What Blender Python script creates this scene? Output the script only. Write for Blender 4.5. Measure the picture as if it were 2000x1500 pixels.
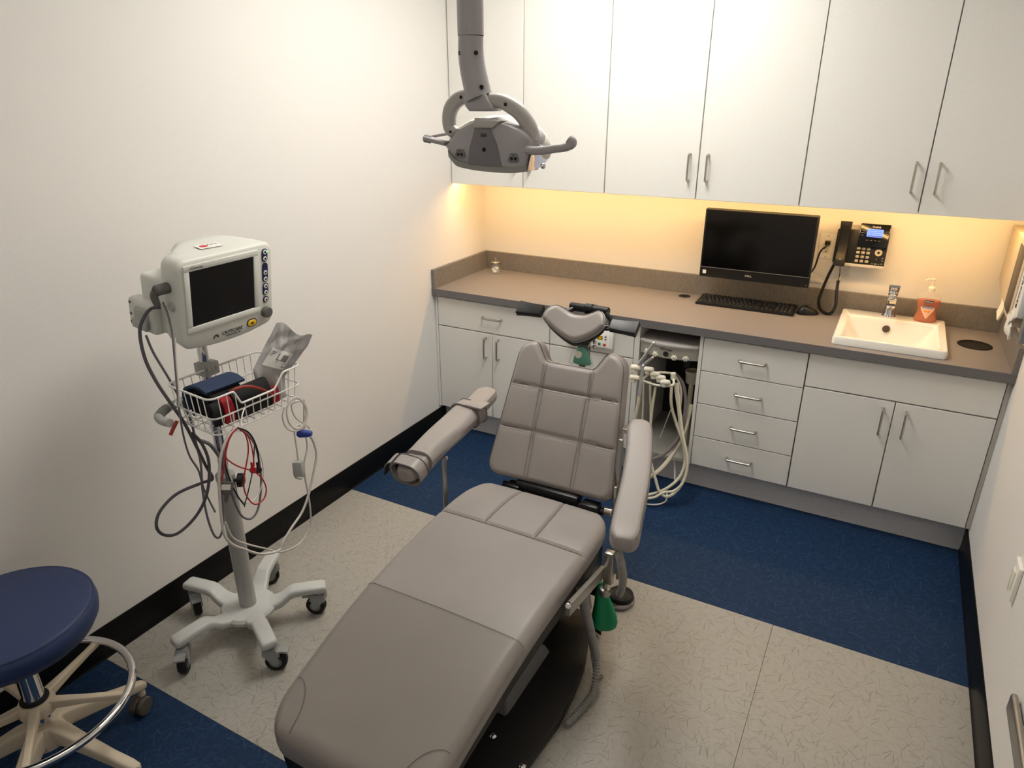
import bpy, bmesh, math, random
import numpy as np
from mathutils import Vector as V, Matrix as M
random.seed(7)
for o in list(bpy.data.objects): bpy.data.objects.remove(o)
S = bpy.context.scene
COL = S.collection
PI = math.pi
R = math.radians

# ------------------------------------------------------------------ camera
CAM = V((2.1921, -3.6905, 1.8549)); YAW, PITCH, FPX = -0.4980, 0.3938, 1358.86
cy, sy, cp, sp = math.cos(YAW), math.sin(YAW), math.cos(PITCH), math.sin(PITCH)
CF = V((sy*cp, cy*cp, -sp)); CR = V((cy, -sy, 0)); CU = CR.cross(CF)
cam = bpy.data.cameras.new('camera'); co = bpy.data.objects.new('camera', cam); COL.objects.link(co)
cam.sensor_fit = 'HORIZONTAL'; cam.sensor_width = 36; cam.lens = FPX/2000*36; cam.clip_start = .05
co.matrix_world = M.Translation(CAM) @ M((CR, CU, -CF)).transposed().to_4x4()
S.camera = co
def at(px, py, **k):
    """point of the room seen at a photo pixel on a given plane x=, y= or z="""
    d = CF + CR*((px-1000)/FPX) - CU*((py-750)/FPX)
    a, v = list(k.items())[0]; i = 'xyz'.index(a)
    return CAM + d*((v-CAM[i])/d[i])

# ------------------------------------------------------------------ world, exposure
w = bpy.data.worlds.new('world'); S.world = w; w.use_nodes = True
w.node_tree.nodes['Background'].inputs[0].default_value = (.05, .05, .05, 1)
w.node_tree.nodes['Background'].inputs[1].default_value = .3
S.view_settings.view_transform = 'Standard'; S.view_settings.look = 'None'
S.view_settings.exposure = 0.0; S.view_settings.gamma = 1; S.view_settings.use_curve_mapping = False
CEIL_STRENGTH = 17.5      # emission of the ceiling troffers
FILL_STRENGTH = 3.0       # weak panel added behind the camera as fill, for faint hall light
LED_STRENGTH = 38.0      # emission of the warm strips under the wall cabinets

# ------------------------------------------------------------------ materials
def lin(c):
    return tuple((x/255/12.92 if x/255 <= .04045 else ((x/255+.055)/1.055)**2.4) for x in c)
MATS = {}
def mat(name, col, rough=.5, metal=0., spec=.5, noise=None, bump=None, alpha=1, trans=0, emit=None, coat=0, ior=1.45):
    m = bpy.data.materials.new(name); m.use_nodes = True
    nt = m.node_tree; b = nt.nodes['Principled BSDF']
    c = lin(col)
    b.inputs['Base Color'].default_value = (*c, 1); b.inputs['Roughness'].default_value = rough
    b.inputs['Metallic'].default_value = metal; b.inputs['Specular IOR Level'].default_value = spec
    b.inputs['Alpha'].default_value = alpha; b.inputs['Transmission Weight'].default_value = trans
    b.inputs['Coat Weight'].default_value = coat; b.inputs['IOR'].default_value = ior
    if emit:
        b.inputs['Emission Color'].default_value = (*lin(emit[0]), 1); b.inputs['Emission Strength'].default_value = emit[1]
    tc = nt.nodes.new('ShaderNodeTexCoord')
    if noise:
        sc, amt, stretch = noise
        mp = nt.nodes.new('ShaderNodeMapping'); mp.inputs['Scale'].default_value = stretch
        n = nt.nodes.new('ShaderNodeTexNoise'); n.inputs['Scale'].default_value = sc; n.inputs['Detail'].default_value = 3
        r = nt.nodes.new('ShaderNodeValToRGB')
        r.color_ramp.elements[0].position = .3; r.color_ramp.elements[1].position = .7
        r.color_ramp.elements[0].color = (*[x*(1-amt) for x in c], 1); r.color_ramp.elements[1].color = (*[min(1, x*(1+amt)) for x in c], 1)
        nt.links.new(tc.outputs['Object'], mp.inputs[0]); nt.links.new(mp.outputs[0], n.inputs[0])
        nt.links.new(n.outputs['Fac'], r.inputs[0]); nt.links.new(r.outputs[0], b.inputs['Base Color'])
    if bump:
        n = nt.nodes.new('ShaderNodeTexNoise'); n.inputs['Scale'].default_value = bump[0]; n.inputs['Detail'].default_value = 3
        bp = nt.nodes.new('ShaderNodeBump'); bp.inputs['Strength'].default_value = bump[1]; bp.inputs['Distance'].default_value = .002
        nt.links.new(tc.outputs['Object'], n.inputs[0]); nt.links.new(n.outputs['Fac'], bp.inputs['Height']); nt.links.new(bp.outputs[0], b.inputs['Normal'])
    MATS[name] = m
    return m
one = (1, 1, 1)
mat('wall_paint', (233, 230, 226), .75, bump=(220, .25))
mat('ceiling_tile', (235, 234, 230), .9, bump=(150, .4))
mat('laminate', (236, 234, 229), .42, noise=(160, .015, one))
mat('carcass', (190, 186, 178), .6)
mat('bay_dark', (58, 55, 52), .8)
mat('counter', (131, 125, 123), .42, noise=(260, .16, (1, 1, 1)))
mat('shaded_edge', (112, 109, 110), .45, noise=(200, .08, one))  # counter laminate darkened to stand in for shade on the front edge
mat('splash', (122, 117, 112), .5, noise=(120, .14, (1.6, 1, .5)))
mat('toe', (212, 210, 211), .45, noise=(120, .05, one))
mat('cove_base', (12, 12, 13), .38, spec=.3)
mat('steel', (190, 184, 174), .28, 1.0)
mat('chrome', (225, 225, 228), .07, 1.0)
mat('dull_metal', (172, 170, 166), .38, 1.0)
mat('leather', (154, 147, 143), .40, noise=(9, .03, one), bump=(900, .10))
mat('leather_seam', (104, 97, 94), .55)
mat('stitch', (120, 113, 110), .6)
mat('leather_inner', (28, 26, 26), .9)
mat('black_plastic', (16, 16, 17), .38)
mat('black_rubber', (20, 20, 20), .7)
mat('black_gloss', (7, 7, 8), .12)
mat('black_matte', (10, 10, 11), .6)
mat('chair_black', (24, 23, 23), .5, bump=(300, .1))
mat('panel_grey', (122, 122, 124), .5)
mat('film', (150, 140, 132), .26, alpha=.22)
mat('lamp_white', (176, 172, 168), .36)
mat('lamp_shell', (162, 158, 160), .40)
mat('lamp_rim', (150, 147, 142), .4)
mat('lamp_bright', (214, 210, 202), .38)
mat('lamp_dark', (116, 113, 116), .45)
mat('hole', (12, 12, 12), .7)
mat('overflow', (84, 72, 64), .5, .3)
mat('handpiece_metal', (206, 206, 210), .34, .55)
mat('void_black', (4, 4, 4), .5, spec=.3)
mat('reflector', (200, 205, 225), .08, 1.0)
mat('device', (214, 215, 208), .42)
mat('device_grey', (168, 169, 164), .48)
mat('device_dark', (98, 96, 92), .5)
mat('screen', (12, 12, 13), .22)
mat('navy_pad', (30, 34, 88), .4)
mat('yellow', (232, 190, 30), .5)
mat('ink', (45, 45, 50), .6)
mat('red_ink', (196, 60, 62), .6)
mat('white_label', (232, 230, 226), .6)
mat('wire_white', (228, 226, 222), .35)
mat('cart_base', (196, 198, 196), .32, bump=(500, .06))
mat('pole_grey', (172, 171, 168), .4, .25)
mat('caster_grey', (150, 152, 152), .45)
mat('cable_grey', (112, 108, 112), .5)
mat('cable_dark', (84, 80, 86), .5)
mat('cable_light', (205, 200, 192), .5)
mat('cable_white', (226, 222, 214), .45)
mat('cable_red', (176, 30, 40), .45)
mat('cable_black', (18, 18, 20), .45)
mat('cuff_navy', (38, 54, 84), .8, bump=(600, .4))
mat('cuff_black', (17, 18, 18), .8, bump=(600, .4))
mat('cuff_red', (150, 12, 26), .75)
mat('tube_red', (138, 44, 30), .5)
mat('clip_blue', (52, 70, 150), .4)
mat('poly', (178, 176, 176), .38, noise=(14, .08, one))
mat('stool_vinyl', (40, 54, 92), .5, bump=(700, .08))
mat('stool_beige', (206, 192, 170), .45)
mat('stool_caster', (88, 82, 76), .6)
mat('cream_plastic', (232, 226, 208), .4)
mat('hose_cream', (222, 214, 192), .42)
mat('hose_grey', (128, 118, 118), .45)
mat('unit_grey', (186, 184, 176), .45)
mat('green_bag', (10, 138, 92), .45)
mat('mint', (84, 178, 152), .6)
mat('clear_bag', (225, 232, 226), .18, alpha=.14)
mat('corrugated', (146, 142, 138), .5)
mat('porcelain', (240, 237, 230), .12, coat=.4)
mat('outlet_white', (246, 243, 236), .4)
mat('phone_body', (24, 23, 22), .42)
mat('phone_key', (188, 180, 168), .5)
mat('phone_screen', (60, 90, 220), .4, emit=((90, 130, 255), 1.6))
mat('screen_dark_blue', (38, 60, 170), .5)
mat('silver_strip', (196, 194, 190), .4)
mat('glass', (240, 245, 242), .04, alpha=.14)
mat('cotton', (242, 238, 230), .95)
mat('soap_orange', (216, 104, 40), .15, trans=.4, ior=1.2)
mat('clear_plastic', (240, 232, 216), .1, alpha=.13)
mat('soap_label', (240, 190, 160), .5)
mat('label_blue', (128, 150, 190), .5)
mat('label_orange', (238, 150, 50), .5)
mat('navy_label', (28, 26, 66), .5)
mat('dispenser', (196, 182, 160), .45)
mat('dispenser_dark', (58, 52, 46), .4)
mat('paper', (226, 222, 212), .8)
mat('led_green', (80, 230, 90), .5, emit=((90, 255, 110), 4))
mat('lcd_amber', (40, 32, 6), .3, emit=((150, 110, 10), .6))
mat('key_green', (40, 140, 80), .5); mat('key_red', (206, 56, 40), .5)
mat('key_blue', (40, 44, 110), .5)
mat('diffuser', (255, 252, 245), .6, emit=((255, 251, 243), CEIL_STRENGTH))
mat('diffuser_fill', (255, 252, 245), .6, emit=((255, 250, 240), FILL_STRENGTH))
mat('led_strip', (255, 220, 160), .6, emit=((255, 206, 132), LED_STRENGTH))
mat('troffer_frame', (230, 230, 228), .5)

def vinyl(name, base, c1, c2, dens, amt, blot, rough=.32, width=.0011, spec=.4):
    """resilient flooring: short thread-like flecks thrown at random over a mottled ground"""
    m = bpy.data.materials.new(name); m.use_nodes = True; nt = m.node_tree; b = nt.nodes['Principled BSDF']
    L = nt.links.new; N = nt.nodes.new
    tc = N('ShaderNodeTexCoord')
    n = N('ShaderNodeTexNoise'); n.inputs['Scale'].default_value = 60; n.inputs['Detail'].default_value = 4
    L(tc.outputs['Object'], n.inputs[0])
    r = N('ShaderNodeValToRGB'); cb = lin(base)
    r.color_ramp.elements[0].position = .3; r.color_ramp.elements[1].position = .7
    r.color_ramp.elements[0].color = (*[x*(1-blot) for x in cb], 1); r.color_ramp.elements[1].color = (*[x*(1+blot) for x in cb], 1)
    L(n.outputs['Fac'], r.inputs[0]); cur = r.outputs[0]
    for k, (sc, col) in enumerate(zip(dens, (c1, c2, c1, c2))):
        mp = N('ShaderNodeMapping'); mp.inputs['Location'].default_value = (k*3.7, k*1.3, 0); mp.inputs['Scale'].default_value = (1, 1, 0)
        L(tc.outputs['Object'], mp.inputs[0])
        vo = N('ShaderNodeTexVoronoi'); vo.inputs['Scale'].default_value = sc; vo.voronoi_dimensions = '2D'
        L(mp.outputs[0], vo.inputs['Vector'])
        su = N('ShaderNodeVectorMath'); su.operation = 'SUBTRACT'; L(mp.outputs[0], su.inputs[0]); L(vo.outputs['Position'], su.inputs[1])
        se = N('ShaderNodeSeparateColor'); L(vo.outputs['Color'], se.inputs[0])
        an = N('ShaderNodeMath'); an.operation = 'MULTIPLY'; an.inputs[1].default_value = 6.283; L(se.outputs[0], an.inputs[0])
        ro = N('ShaderNodeVectorRotate'); ro.rotation_type = 'Z_AXIS'; L(su.outputs[0], ro.inputs['Vector']); L(an.outputs[0], ro.inputs['Angle'])
        sx = N('ShaderNodeSeparateXYZ'); L(ro.outputs[0], sx.inputs[0])
        x2 = N('ShaderNodeMath'); x2.operation = 'MULTIPLY'; L(sx.outputs[0], x2.inputs[0]); L(sx.outputs[0], x2.inputs[1])
        x3 = N('ShaderNodeMath'); x3.operation = 'MULTIPLY_ADD'; L(x2.outputs[0], x3.inputs[0]); x3.inputs[1].default_value = .9; L(sx.outputs[1], x3.inputs[2])
        ab = N('ShaderNodeMath'); ab.operation = 'ABSOLUTE'; L(x3.outputs[0], ab.inputs[0])
        lt = N('ShaderNodeMath'); lt.operation = 'LESS_THAN'; lt.inputs[1].default_value = width; L(ab.outputs[0], lt.inputs[0])
        ax_ = N('ShaderNodeMath'); ax_.operation = 'ABSOLUTE'; L(sx.outputs[0], ax_.inputs[0])
        ln = N('ShaderNodeMath'); ln.operation = 'LESS_THAN'; ln.inputs[1].default_value = .019; L(ax_.outputs[0], ln.inputs[0])
        l2 = N('ShaderNodeMath'); l2.operation = 'MULTIPLY'; L(lt.outputs[0], l2.inputs[0]); L(ln.outputs[0], l2.inputs[1])
        fa = N('ShaderNodeMath'); fa.operation = 'MULTIPLY'; L(l2.outputs[0], fa.inputs[0])
        am = N('ShaderNodeMath'); am.operation = 'MULTIPLY'; am.inputs[1].default_value = amt; L(se.outputs[1], am.inputs[0]); L(am.outputs[0], fa.inputs[1])
        mx = N('ShaderNodeMix'); mx.data_type = 'RGBA'; L(fa.outputs[0], mx.inputs['Factor']); L(cur, mx.inputs['A']); mx.inputs['B'].default_value = (*lin(col), 1)
        cur = mx.outputs['Result']
    L(cur, b.inputs['Base Color']); b.inputs['Roughness'].default_value = rough; b.inputs['Specular IOR Level'].default_value = spec
    MATS[name] = m
vinyl('vinyl_grey', (167, 163, 155), (100, 92, 80), (124, 116, 104), (19, 21.5, 24, 27), .95, .05, .34, .0007)
vinyl('vinyl_blue', (21, 46, 78), (62, 98, 134), (42, 74, 110), (21, 25, 29, 34), .9, .16, .62, .0006, .22)

# ------------------------------------------------------------------ mesh building
ROOT = {}
class MB:
    def __init__(s, T=None): s.v = []; s.f = []; s.T = T or M()
    def add(s, vs, fs, T=None):
        o = len(s.v); A = s.T @ T if T else s.T
        s.v += [A @ V(p) for p in vs]; s.f += [tuple(i+o for i in f) for f in fs]; return s
    def addbm(s, bm, T=None):
        bm.verts.index_update()
        s.add([v.co.copy() for v in bm.verts], [[v.index for v in f.verts] for f in bm.faces], T); bm.free(); return s
    def box(s, c, d, bev=.002, seg=2, T=None):
        bm = bmesh.new(); bmesh.ops.create_cube(bm, size=1)
        for v in bm.verts: v.co = V((v.co.x*d[0], v.co.y*d[1], v.co.z*d[2]))
        if bev > 0: bmesh.ops.bevel(bm, geom=list(bm.edges), offset=min(bev, min(d)*.49), segments=seg, affect='EDGES', profile=.5)
        for v in bm.verts: v.co += V(c)
        return s.addbm(bm, T)
    def bx(s, x0, x1, y0, y1, z0, z1, bev=.002, seg=2, T=None):
        return s.box(((x0+x1)/2, (y0+y1)/2, (z0+z1)/2), (abs(x1-x0), abs(y1-y0), abs(z1-z0)), bev, seg, T)
    def prism(s, pts, z0, z1, T=None, bev=0, seg=2):
        """outline in xy pulled from z0 to z1 (T places it)"""
        bm = bmesh.new(); lo = [bm.verts.new((p[0], p[1], z0)) for p in pts]; hi = [bm.verts.new((p[0], p[1], z1)) for p in pts]
        n = len(pts); bm.faces.new(lo[::-1]); bm.faces.new(hi)
        for i in range(n): bm.faces.new((lo[i], lo[(i+1) % n], hi[(i+1) % n], hi[i]))
        bmesh.ops.recalc_face_normals(bm, faces=bm.faces)
        if bev > 0:
            ed = [e for e in bm.edges if abs(e.verts[0].co.z-e.verts[1].co.z) < 1e-7]
            bmesh.ops.bevel(bm, geom=ed, offset=bev, segments=seg, affect='EDGES', profile=.5, clamp_overlap=True)
        return s.addbm(bm, T)
    def lathe(s, prof, o=(0, 0, 0), ax=(0, 0, 1), n=28, T=None):
        q = V((0, 0, 1)).rotation_difference(V(ax).normalized()); o = V(o); vs = []; fs = []
        for r, z in prof:
            for k in range(n):
                a = 2*PI*k/n; vs.append(o + q @ V((r*math.cos(a), r*math.sin(a), z)))
        for i in range(len(prof)-1):
            for k in range(n): fs.append((i*n+k, i*n+(k+1) % n, (i+1)*n+(k+1) % n, (i+1)*n+k))
        if prof[0][0] > 1e-6: fs.append(tuple(range(n-1, -1, -1)))
        if prof[-1][0] > 1e-6: fs.append(tuple(range((len(prof)-1)*n, len(prof)*n)))
        return s.add(vs, fs, T)
    def cyl(s, a, b, r, r2=None, n=20, bev=0, T=None):
        a, b = V(a), V(b); L = (b-a).length; r2 = r if r2 is None else r2
        e = min(bev, L*.45, r*.9)
        pr = [(r-e, 0), (r, e), (r2, L-e), (r2-e, L)] if e > 0 else [(r, 0), (r2, L)]
        return s.lathe(pr, a, b-a, n, T)
    def ball(s, c, r, n=16, T=None):
        d = V(r) if hasattr(r, '__len__') else V((r, r, r)); c = V(c); m = n//2; vs = []; fs = []
        for i in range(m+1):
            th = PI*i/m
            for k in range(n):
                ph = 2*PI*k/n; vs.append(c+V((d.x*math.sin(th)*math.cos(ph), d.y*math.sin(th)*math.sin(ph), -d.z*math.cos(th))))
        for i in range(m):
            for k in range(n): fs.append((i*n+k, i*n+(k+1) % n, (i+1)*n+(k+1) % n, (i+1)*n+k))
        return s.add(vs, fs, T)
    def loft(s, rings, cap=True, closed=False, T=None):
        n = len(rings[0]); vs = [p for r in rings for p in r]; fs = []
        m = len(rings)
        for i in range(m if closed else m-1):
            j = (i+1) % m
            for k in range(n): fs.append((i*n+k, i*n+(k+1) % n, j*n+(k+1) % n, j*n+k))
        if cap and not closed: fs += [tuple(range(n-1, -1, -1)), tuple(range((m-1)*n, m*n))]
        return s.add(vs, fs, T)
    def tube(s, pts, r, n=8, closed=False, res=8, smooth=True, rf=None, T=None):
        P = [V(p) for p in pts]
        if smooth and len(P) > 2: P = spline(P, res, closed)
        m = len(P); t = []
        for i in range(m):
            a = P[(i-1) % m] if closed or i > 0 else P[i]; b = P[(i+1) % m] if closed or i < m-1 else P[i]
            t.append((b-a).normalized())
        up = V((0, 0, 1)) if abs(t[0].z) < .9 else V((1, 0, 0)); nr = t[0].cross(up).normalized(); rings = []; L = 0
        for i in range(m):
            if i: L += (P[i]-P[i-1]).length
            nr = (nr - t[i]*nr.dot(t[i])).normalized(); bn = t[i].cross(nr); rr = rf(L, i/(m-1)) if rf else r
            rings.append([P[i] + nr*(rr*math.cos(2*PI*k/n)) + bn*(rr*math.sin(2*PI*k/n)) for k in range(n)])
        return s.loft(rings, True, closed, T)
    def grid(s, fn, nu, nv, T=None):
        vs = [fn(i/nu, j/nv) for j in range(nv+1) for i in range(nu+1)]
        fs = [(j*(nu+1)+i, j*(nu+1)+i+1, (j+1)*(nu+1)+i+1, (j+1)*(nu+1)+i) for j in range(nv) for i in range(nu)]
        return s.add(vs, fs, T)
    def text(s, body, size, T, ext=.0004, align='CENTER', shear=0, xs=1):
        cu = bpy.data.curves.new('tmp', 'FONT'); cu.body = body; cu.size = size; cu.extrude = ext; cu.align_x = align; cu.align_y = 'CENTER'; cu.shear = shear
        cu.resolution_u = 2
        o = bpy.data.objects.new('tmp', cu); me = o.to_mesh()
        s.add([V((v.co.x*xs, v.co.y, v.co.z)) for v in me.vertices], [tuple(p.vertices) for p in me.polygons], T)
        o.to_mesh_clear(); bpy.data.objects.remove(o); bpy.data.curves.remove(cu); return s
    def build(s, name, m, parent=None, loc=None, sm=38, solid=0):
        me = bpy.data.meshes.new(name)
        if parent is not None: A = ROOT[parent.name].inverted()
        else: A = M.Translation(-V(loc)) if loc is not None else M()
        me.from_pydata([A @ p for p in s.v], [], s.f)
        bm = bmesh.new(); bm.from_mesh(me); bmesh.ops.recalc_face_normals(bm, faces=bm.faces); bm.to_mesh(me); bm.free()
        me.materials.append(MATS[m]); me.shade_smooth(); me.set_sharp_from_angle(angle=R(sm)); me.update()
        o = bpy.data.objects.new(name, me); COL.objects.link(o)
        if parent is not None: o.parent = parent; ROOT[o.name] = ROOT[parent.name]
        else:
            if loc is not None: o.location = loc
            ROOT[o.name] = M.Translation(V(loc)) if loc is not None else M()
        return o
def spline(P, res=8, closed=False):
    out = []; n = len(P)
    for i in range(n if closed else n-1):
        p0 = P[(i-1) % n] if closed or i > 0 else P[0]*2-P[1]; p1 = P[i]; p2 = P[(i+1) % n]
        p3 = P[(i+2) % n] if closed or i < n-2 else P[-1]*2-P[-2]
        for k in range(res):
            t = k/res; out.append(.5*((2*p1)+(p2-p0)*t+(2*p0-5*p1+4*p2-p3)*t*t+(3*p1-p0-3*p2+p3)*t**3))
    if not closed: out.append(P[-1].copy())
    return out
def tag(o, label, cat, group=None):
    o['label'] = label; o['category'] = cat
    if group: o['group'] = group
    return o
def thing(name, label, cat, loc, rotz=0, group=None):
    o = bpy.data.objects.new(name, None); COL.objects.link(o); o.empty_display_size = .05
    o.location = loc; o.rotation_euler = (0, 0, rotz); ROOT[o.name] = M.Translation(V(loc)) @ M.Rotation(rotz, 4, 'Z')
    return tag(o, label, cat, group)
def struct(o): o['kind'] = 'structure'; return o
def frame(o, x, y, z):
    """matrix from an origin and three axes"""
    m = M((V(x), V(y), V(z))).transposed().to_4x4(); return M.Translation(V(o)) @ m
def rrect(w, h, r, n=5):
    pts = []
    for cx, cyy, a0 in ((w/2-r, h/2-r, 0), (-w/2+r, h/2-r, 90), (-w/2+r, -h/2+r, 180), (w/2-r, -h/2+r, 270)):
        for k in range(n+1): a = R(a0+90*k/n); pts.append((cx+r*math.cos(a), cyy+r*math.sin(a)))
    return pts
def circ(r, n=24): return [(r*math.cos(2*PI*k/n), r*math.sin(2*PI*k/n)) for k in range(n)]
def sstep(a, b, x):
    t = max(0, min(1, (x-a)/(b-a))); return t*t*(3-2*t)
def interp(tab, x):
    if x <= tab[0][0]: return tab[0][1]
    for (a, p), (b, q) in zip(tab, tab[1:]):
        if x <= b:
            t = (x-a)/(b-a); return p+(q-p)*t
    return tab[-1][1]

# ------------------------------------------------------------------ the room
W, YB, H = 2.712, -4.35, 2.72
struct(MB().bx(-.12, 0, YB-.12, .12, -.1, H+.1, 0).build('wall_left', 'wall_paint'))
struct(MB().bx(W, W+.12, YB-.12, .12, -.1, H+.1, 0).build('wall_right', 'wall_paint'))
struct(MB().bx(0, W, 0, .12, -.1, H+.1, 0).build('wall_back', 'wall_paint'))
struct(MB().bx(0, W, YB-.12, YB, -.1, H+.1, 0).build('wall_front', 'wall_paint'))
struct(MB().bx(0, W, YB, 0, H, H+.1, 0).build('ceiling', 'ceiling_tile'))
fl = struct(MB().bx(0, W, YB, 0, -.1, -.004, 0).build('floor', 'vinyl_grey'))
YG, YG2, XS = -1.385, -2.70, 2.066
g = .0006
for x0, x1, y0, y1, m_, nm in ((0, W, YG+g, 0, 'vinyl_blue', 'blue_vinyl_sheet'), (0, XS-g, YG2+g, YG-g, 'vinyl_grey', 'grey_vinyl_sheet'),
                               (XS+g, W, YG2+g, YG-g, 'vinyl_grey', 'grey_vinyl_sheet'), (0, W, YB, YG2-g, 'vinyl_blue', 'blue_vinyl_sheet')):
    MB().bx(x0, x1, y0, y1, -.006, 0, .0004, 1).build(nm, m_, fl)
HB = .126
def cove(x0, sgn, y0, y1):
    mb = MB(); prof = [(0, 0), (.012, 0), (.009, .004), (.007, .012), (.006, .03), (.006, HB-.006), (.003, HB), (0, HB)]
    rings = [[V((x0+sgn*p[0], y, p[1])) for p in prof] for y in (y0, y1)]
    return mb.loft(rings)
struct(cove(0, 1, YB, -.505).build('baseboard_left', 'cove_base', sm=50))
struct(cove(W, -1, YB, -.505).build('baseboard_right', 'cove_base', sm=50))

# ceiling troffers (out of view: the first lights the room, the second is added fill)
for i, (x, y, which) in enumerate(((1.10, -1.29, 'above the chair back'), (1.30, -3.35, 'added as dim fill at the doorway end'))):
    t = thing('ceiling_light', 'recessed fluorescent ceiling panel '+which, 'ceiling light', (x, y, H), 0, 'ceiling panels')
    fr = MB()
    for a in ((-.31, -.28, -.61, .61), (.28, .31, -.61, .61), (-.28, .28, -.61, -.58), (-.28, .28, .58, .61)):
        fr.bx(x+a[0], x+a[1], y+a[2], y+a[3], H-.02, H-.001, .003)
    fr.build('frame', 'troffer_frame', t)
    MB().bx(x-.28, x+.28, y-.58, y+.58, H-.012, H-.004, 0).build('diffuser', 'diffuser' if i == 0 else 'diffuser_fill', t)

# ------------------------------------------------------------------ cabinets
def handle(mb, a, b, out):
    """bent wire pull between a and b standing proud along out"""
    a, b, out = V(a), V(b), V(out); d = (b-a).normalized(); r = .012
    mb.tube([a, a+out*(.028-r), a+out*.0255+d*.004, a+out*.028+d*r, b+out*.028-d*r, b+out*.0255-d*.004, b+out*(.028-r), b], .0052, 10, res=3)
    return mb
ZT, DF, DB = .826, -.568, -.549       # counter underside, door face, door back
def front(parent, name, x0, x1, z0, z1, yf, yb, hd=None, hl=None):
    d = MB().bx(x0, x1, yf, yb, z0, z1, .0012, 1).build(name, 'laminate', parent)
    if hd:
        a, b = hd; handle(MB(), (a[0], yf, a[1]), (b[0], yf, b[1]), (0, -1, 0)).build('handle', 'steel', d)
    return d
def carcass(parent, x0, x1, z0, z1, y0, y1, m='carcass'):
    return MB().bx(x0, x1, y0, y1, z0, z1, 0).build('body', m, parent)
G = .0022
ZTK = .146
c1 = thing('base_cabinet', 'white base cabinet at the left wall with one wide drawer over two doors', 'cabinet', (.37, -.3, ZTK), 0, 'base cabinets')
carcass(c1, .004, .717, ZTK, ZT-.001, DB, -.03)
MB().bx(.002, .016, DF, DB, ZTK, ZT-.004, .0005, 1).build('filler_strip', 'laminate', c1)
front(c1, 'drawer_front', .018+G, .718-G, .650+G, ZT-.012, DF, DB, ((.317, .738), (.431, .738)))
front(c1, 'door', .018+G, .370-G, ZTK+.002, .648-G, DF, DB, ((.332, .507), (.332, .622)))
front(c1, 'door', .370+G, .718-G, ZTK+.002, .648-G, DF, DB, ((.412, .507), (.412, .622)))
c2 = thing('base_cabinet', 'white base cabinet behind the chair headrest, control panel on its drawer front', 'cabinet', (.95, -.3, ZTK), 0, 'base cabinets')
carcass(c2, .7185, 1.176, ZTK, ZT-.001, DB, -.03)
front(c2, 'drawer_front', .718+G, 1.177-G, .650+G, ZT-.012, DF, DB)
front(c2, 'door', .718+G, 1.177-G, ZTK+.002, .648-G, DF, DB, ((1.135, .507), (1.135, .622)))
bay = thing('open_cabinet', 'open white cabinet bay holding the delivery unit and its hoses', 'cabinet', (1.34, -.3, ZTK), 0, 'base cabinets')
MB().bx(1.178, 1.204, DF, -.03, ZTK, ZT-.001, .001, 1).build('side_panel', 'laminate', bay)
MB().bx(1.494, 1.510, DF, -.03, ZTK, ZT-.001, .001, 1).build('side_panel', 'laminate', bay)
MB().bx(1.204, 1.494, DF, -.03, ZTK, ZTK+.018, .001, 1).build('bottom_panel', 'unit_grey', bay)
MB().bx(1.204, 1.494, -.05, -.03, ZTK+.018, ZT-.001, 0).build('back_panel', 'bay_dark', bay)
c3 = thing('drawer_cabinet', 'white base cabinet with a stack of four drawers', 'cabinet', (1.74, -.3, ZTK), 0, 'base cabinets')
carcass(c3, 1.511, 1.968, ZTK, ZT-.001, DB, -.03)
for z0, z1 in ((.650, ZT-.010), (.482, .650), (.306, .482), (ZTK+.001, .306)):
    zc = (z0+z1)/2; front(c3, 'drawer_front', 1.511+G, 1.969-G, z0+G, z1-G, DF, DB, ((1.684, zc), (1.799, zc)))
c4 = thing('sink_cabinet', 'white sink base cabinet with a wide false front above two doors', 'cabinet', (2.33, -.3, ZTK), 0, 'base cabinets')
carcass(c4, 1.9695, 2.694, ZTK, .70, DB, -.03)
for y0_, y1_ in ((DB, DB+.02), (-.05, -.03)): MB().bx(1.9695, 2.694, y0_, y1_, .70, ZT-.001, 0).build('top_rail', 'carcass', c4)
front(c4, 'false_front', 1.970+G, 2.694-G, .662+G, ZT-.010, DF, DB)
front(c4, 'door', 1.970+G, 2.334-G, ZTK+.002, .660-G, DF, DB, ((2.294, .507), (2.294, .625)))
front(c4, 'door', 2.334+G, 2.694-G, ZTK+.002, .660-G, DF, DB, ((2.381, .507), (2.381, .625)))
MB().bx(2.695, W-.001, DF+.004, DB, ZTK, ZT-.002, .0005, 1).build('filler_strip', 'carcass', c4)
tk = MB().bx(.002, W-.002, -.505, -.485, 0, ZTK-.001, .001, 1).build('toe_kick', 'toe', loc=(1.35, -.5, 0))
tag(tk, 'grey laminate toe kick board along the floor under the base cabinets', 'toe kick')

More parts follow.
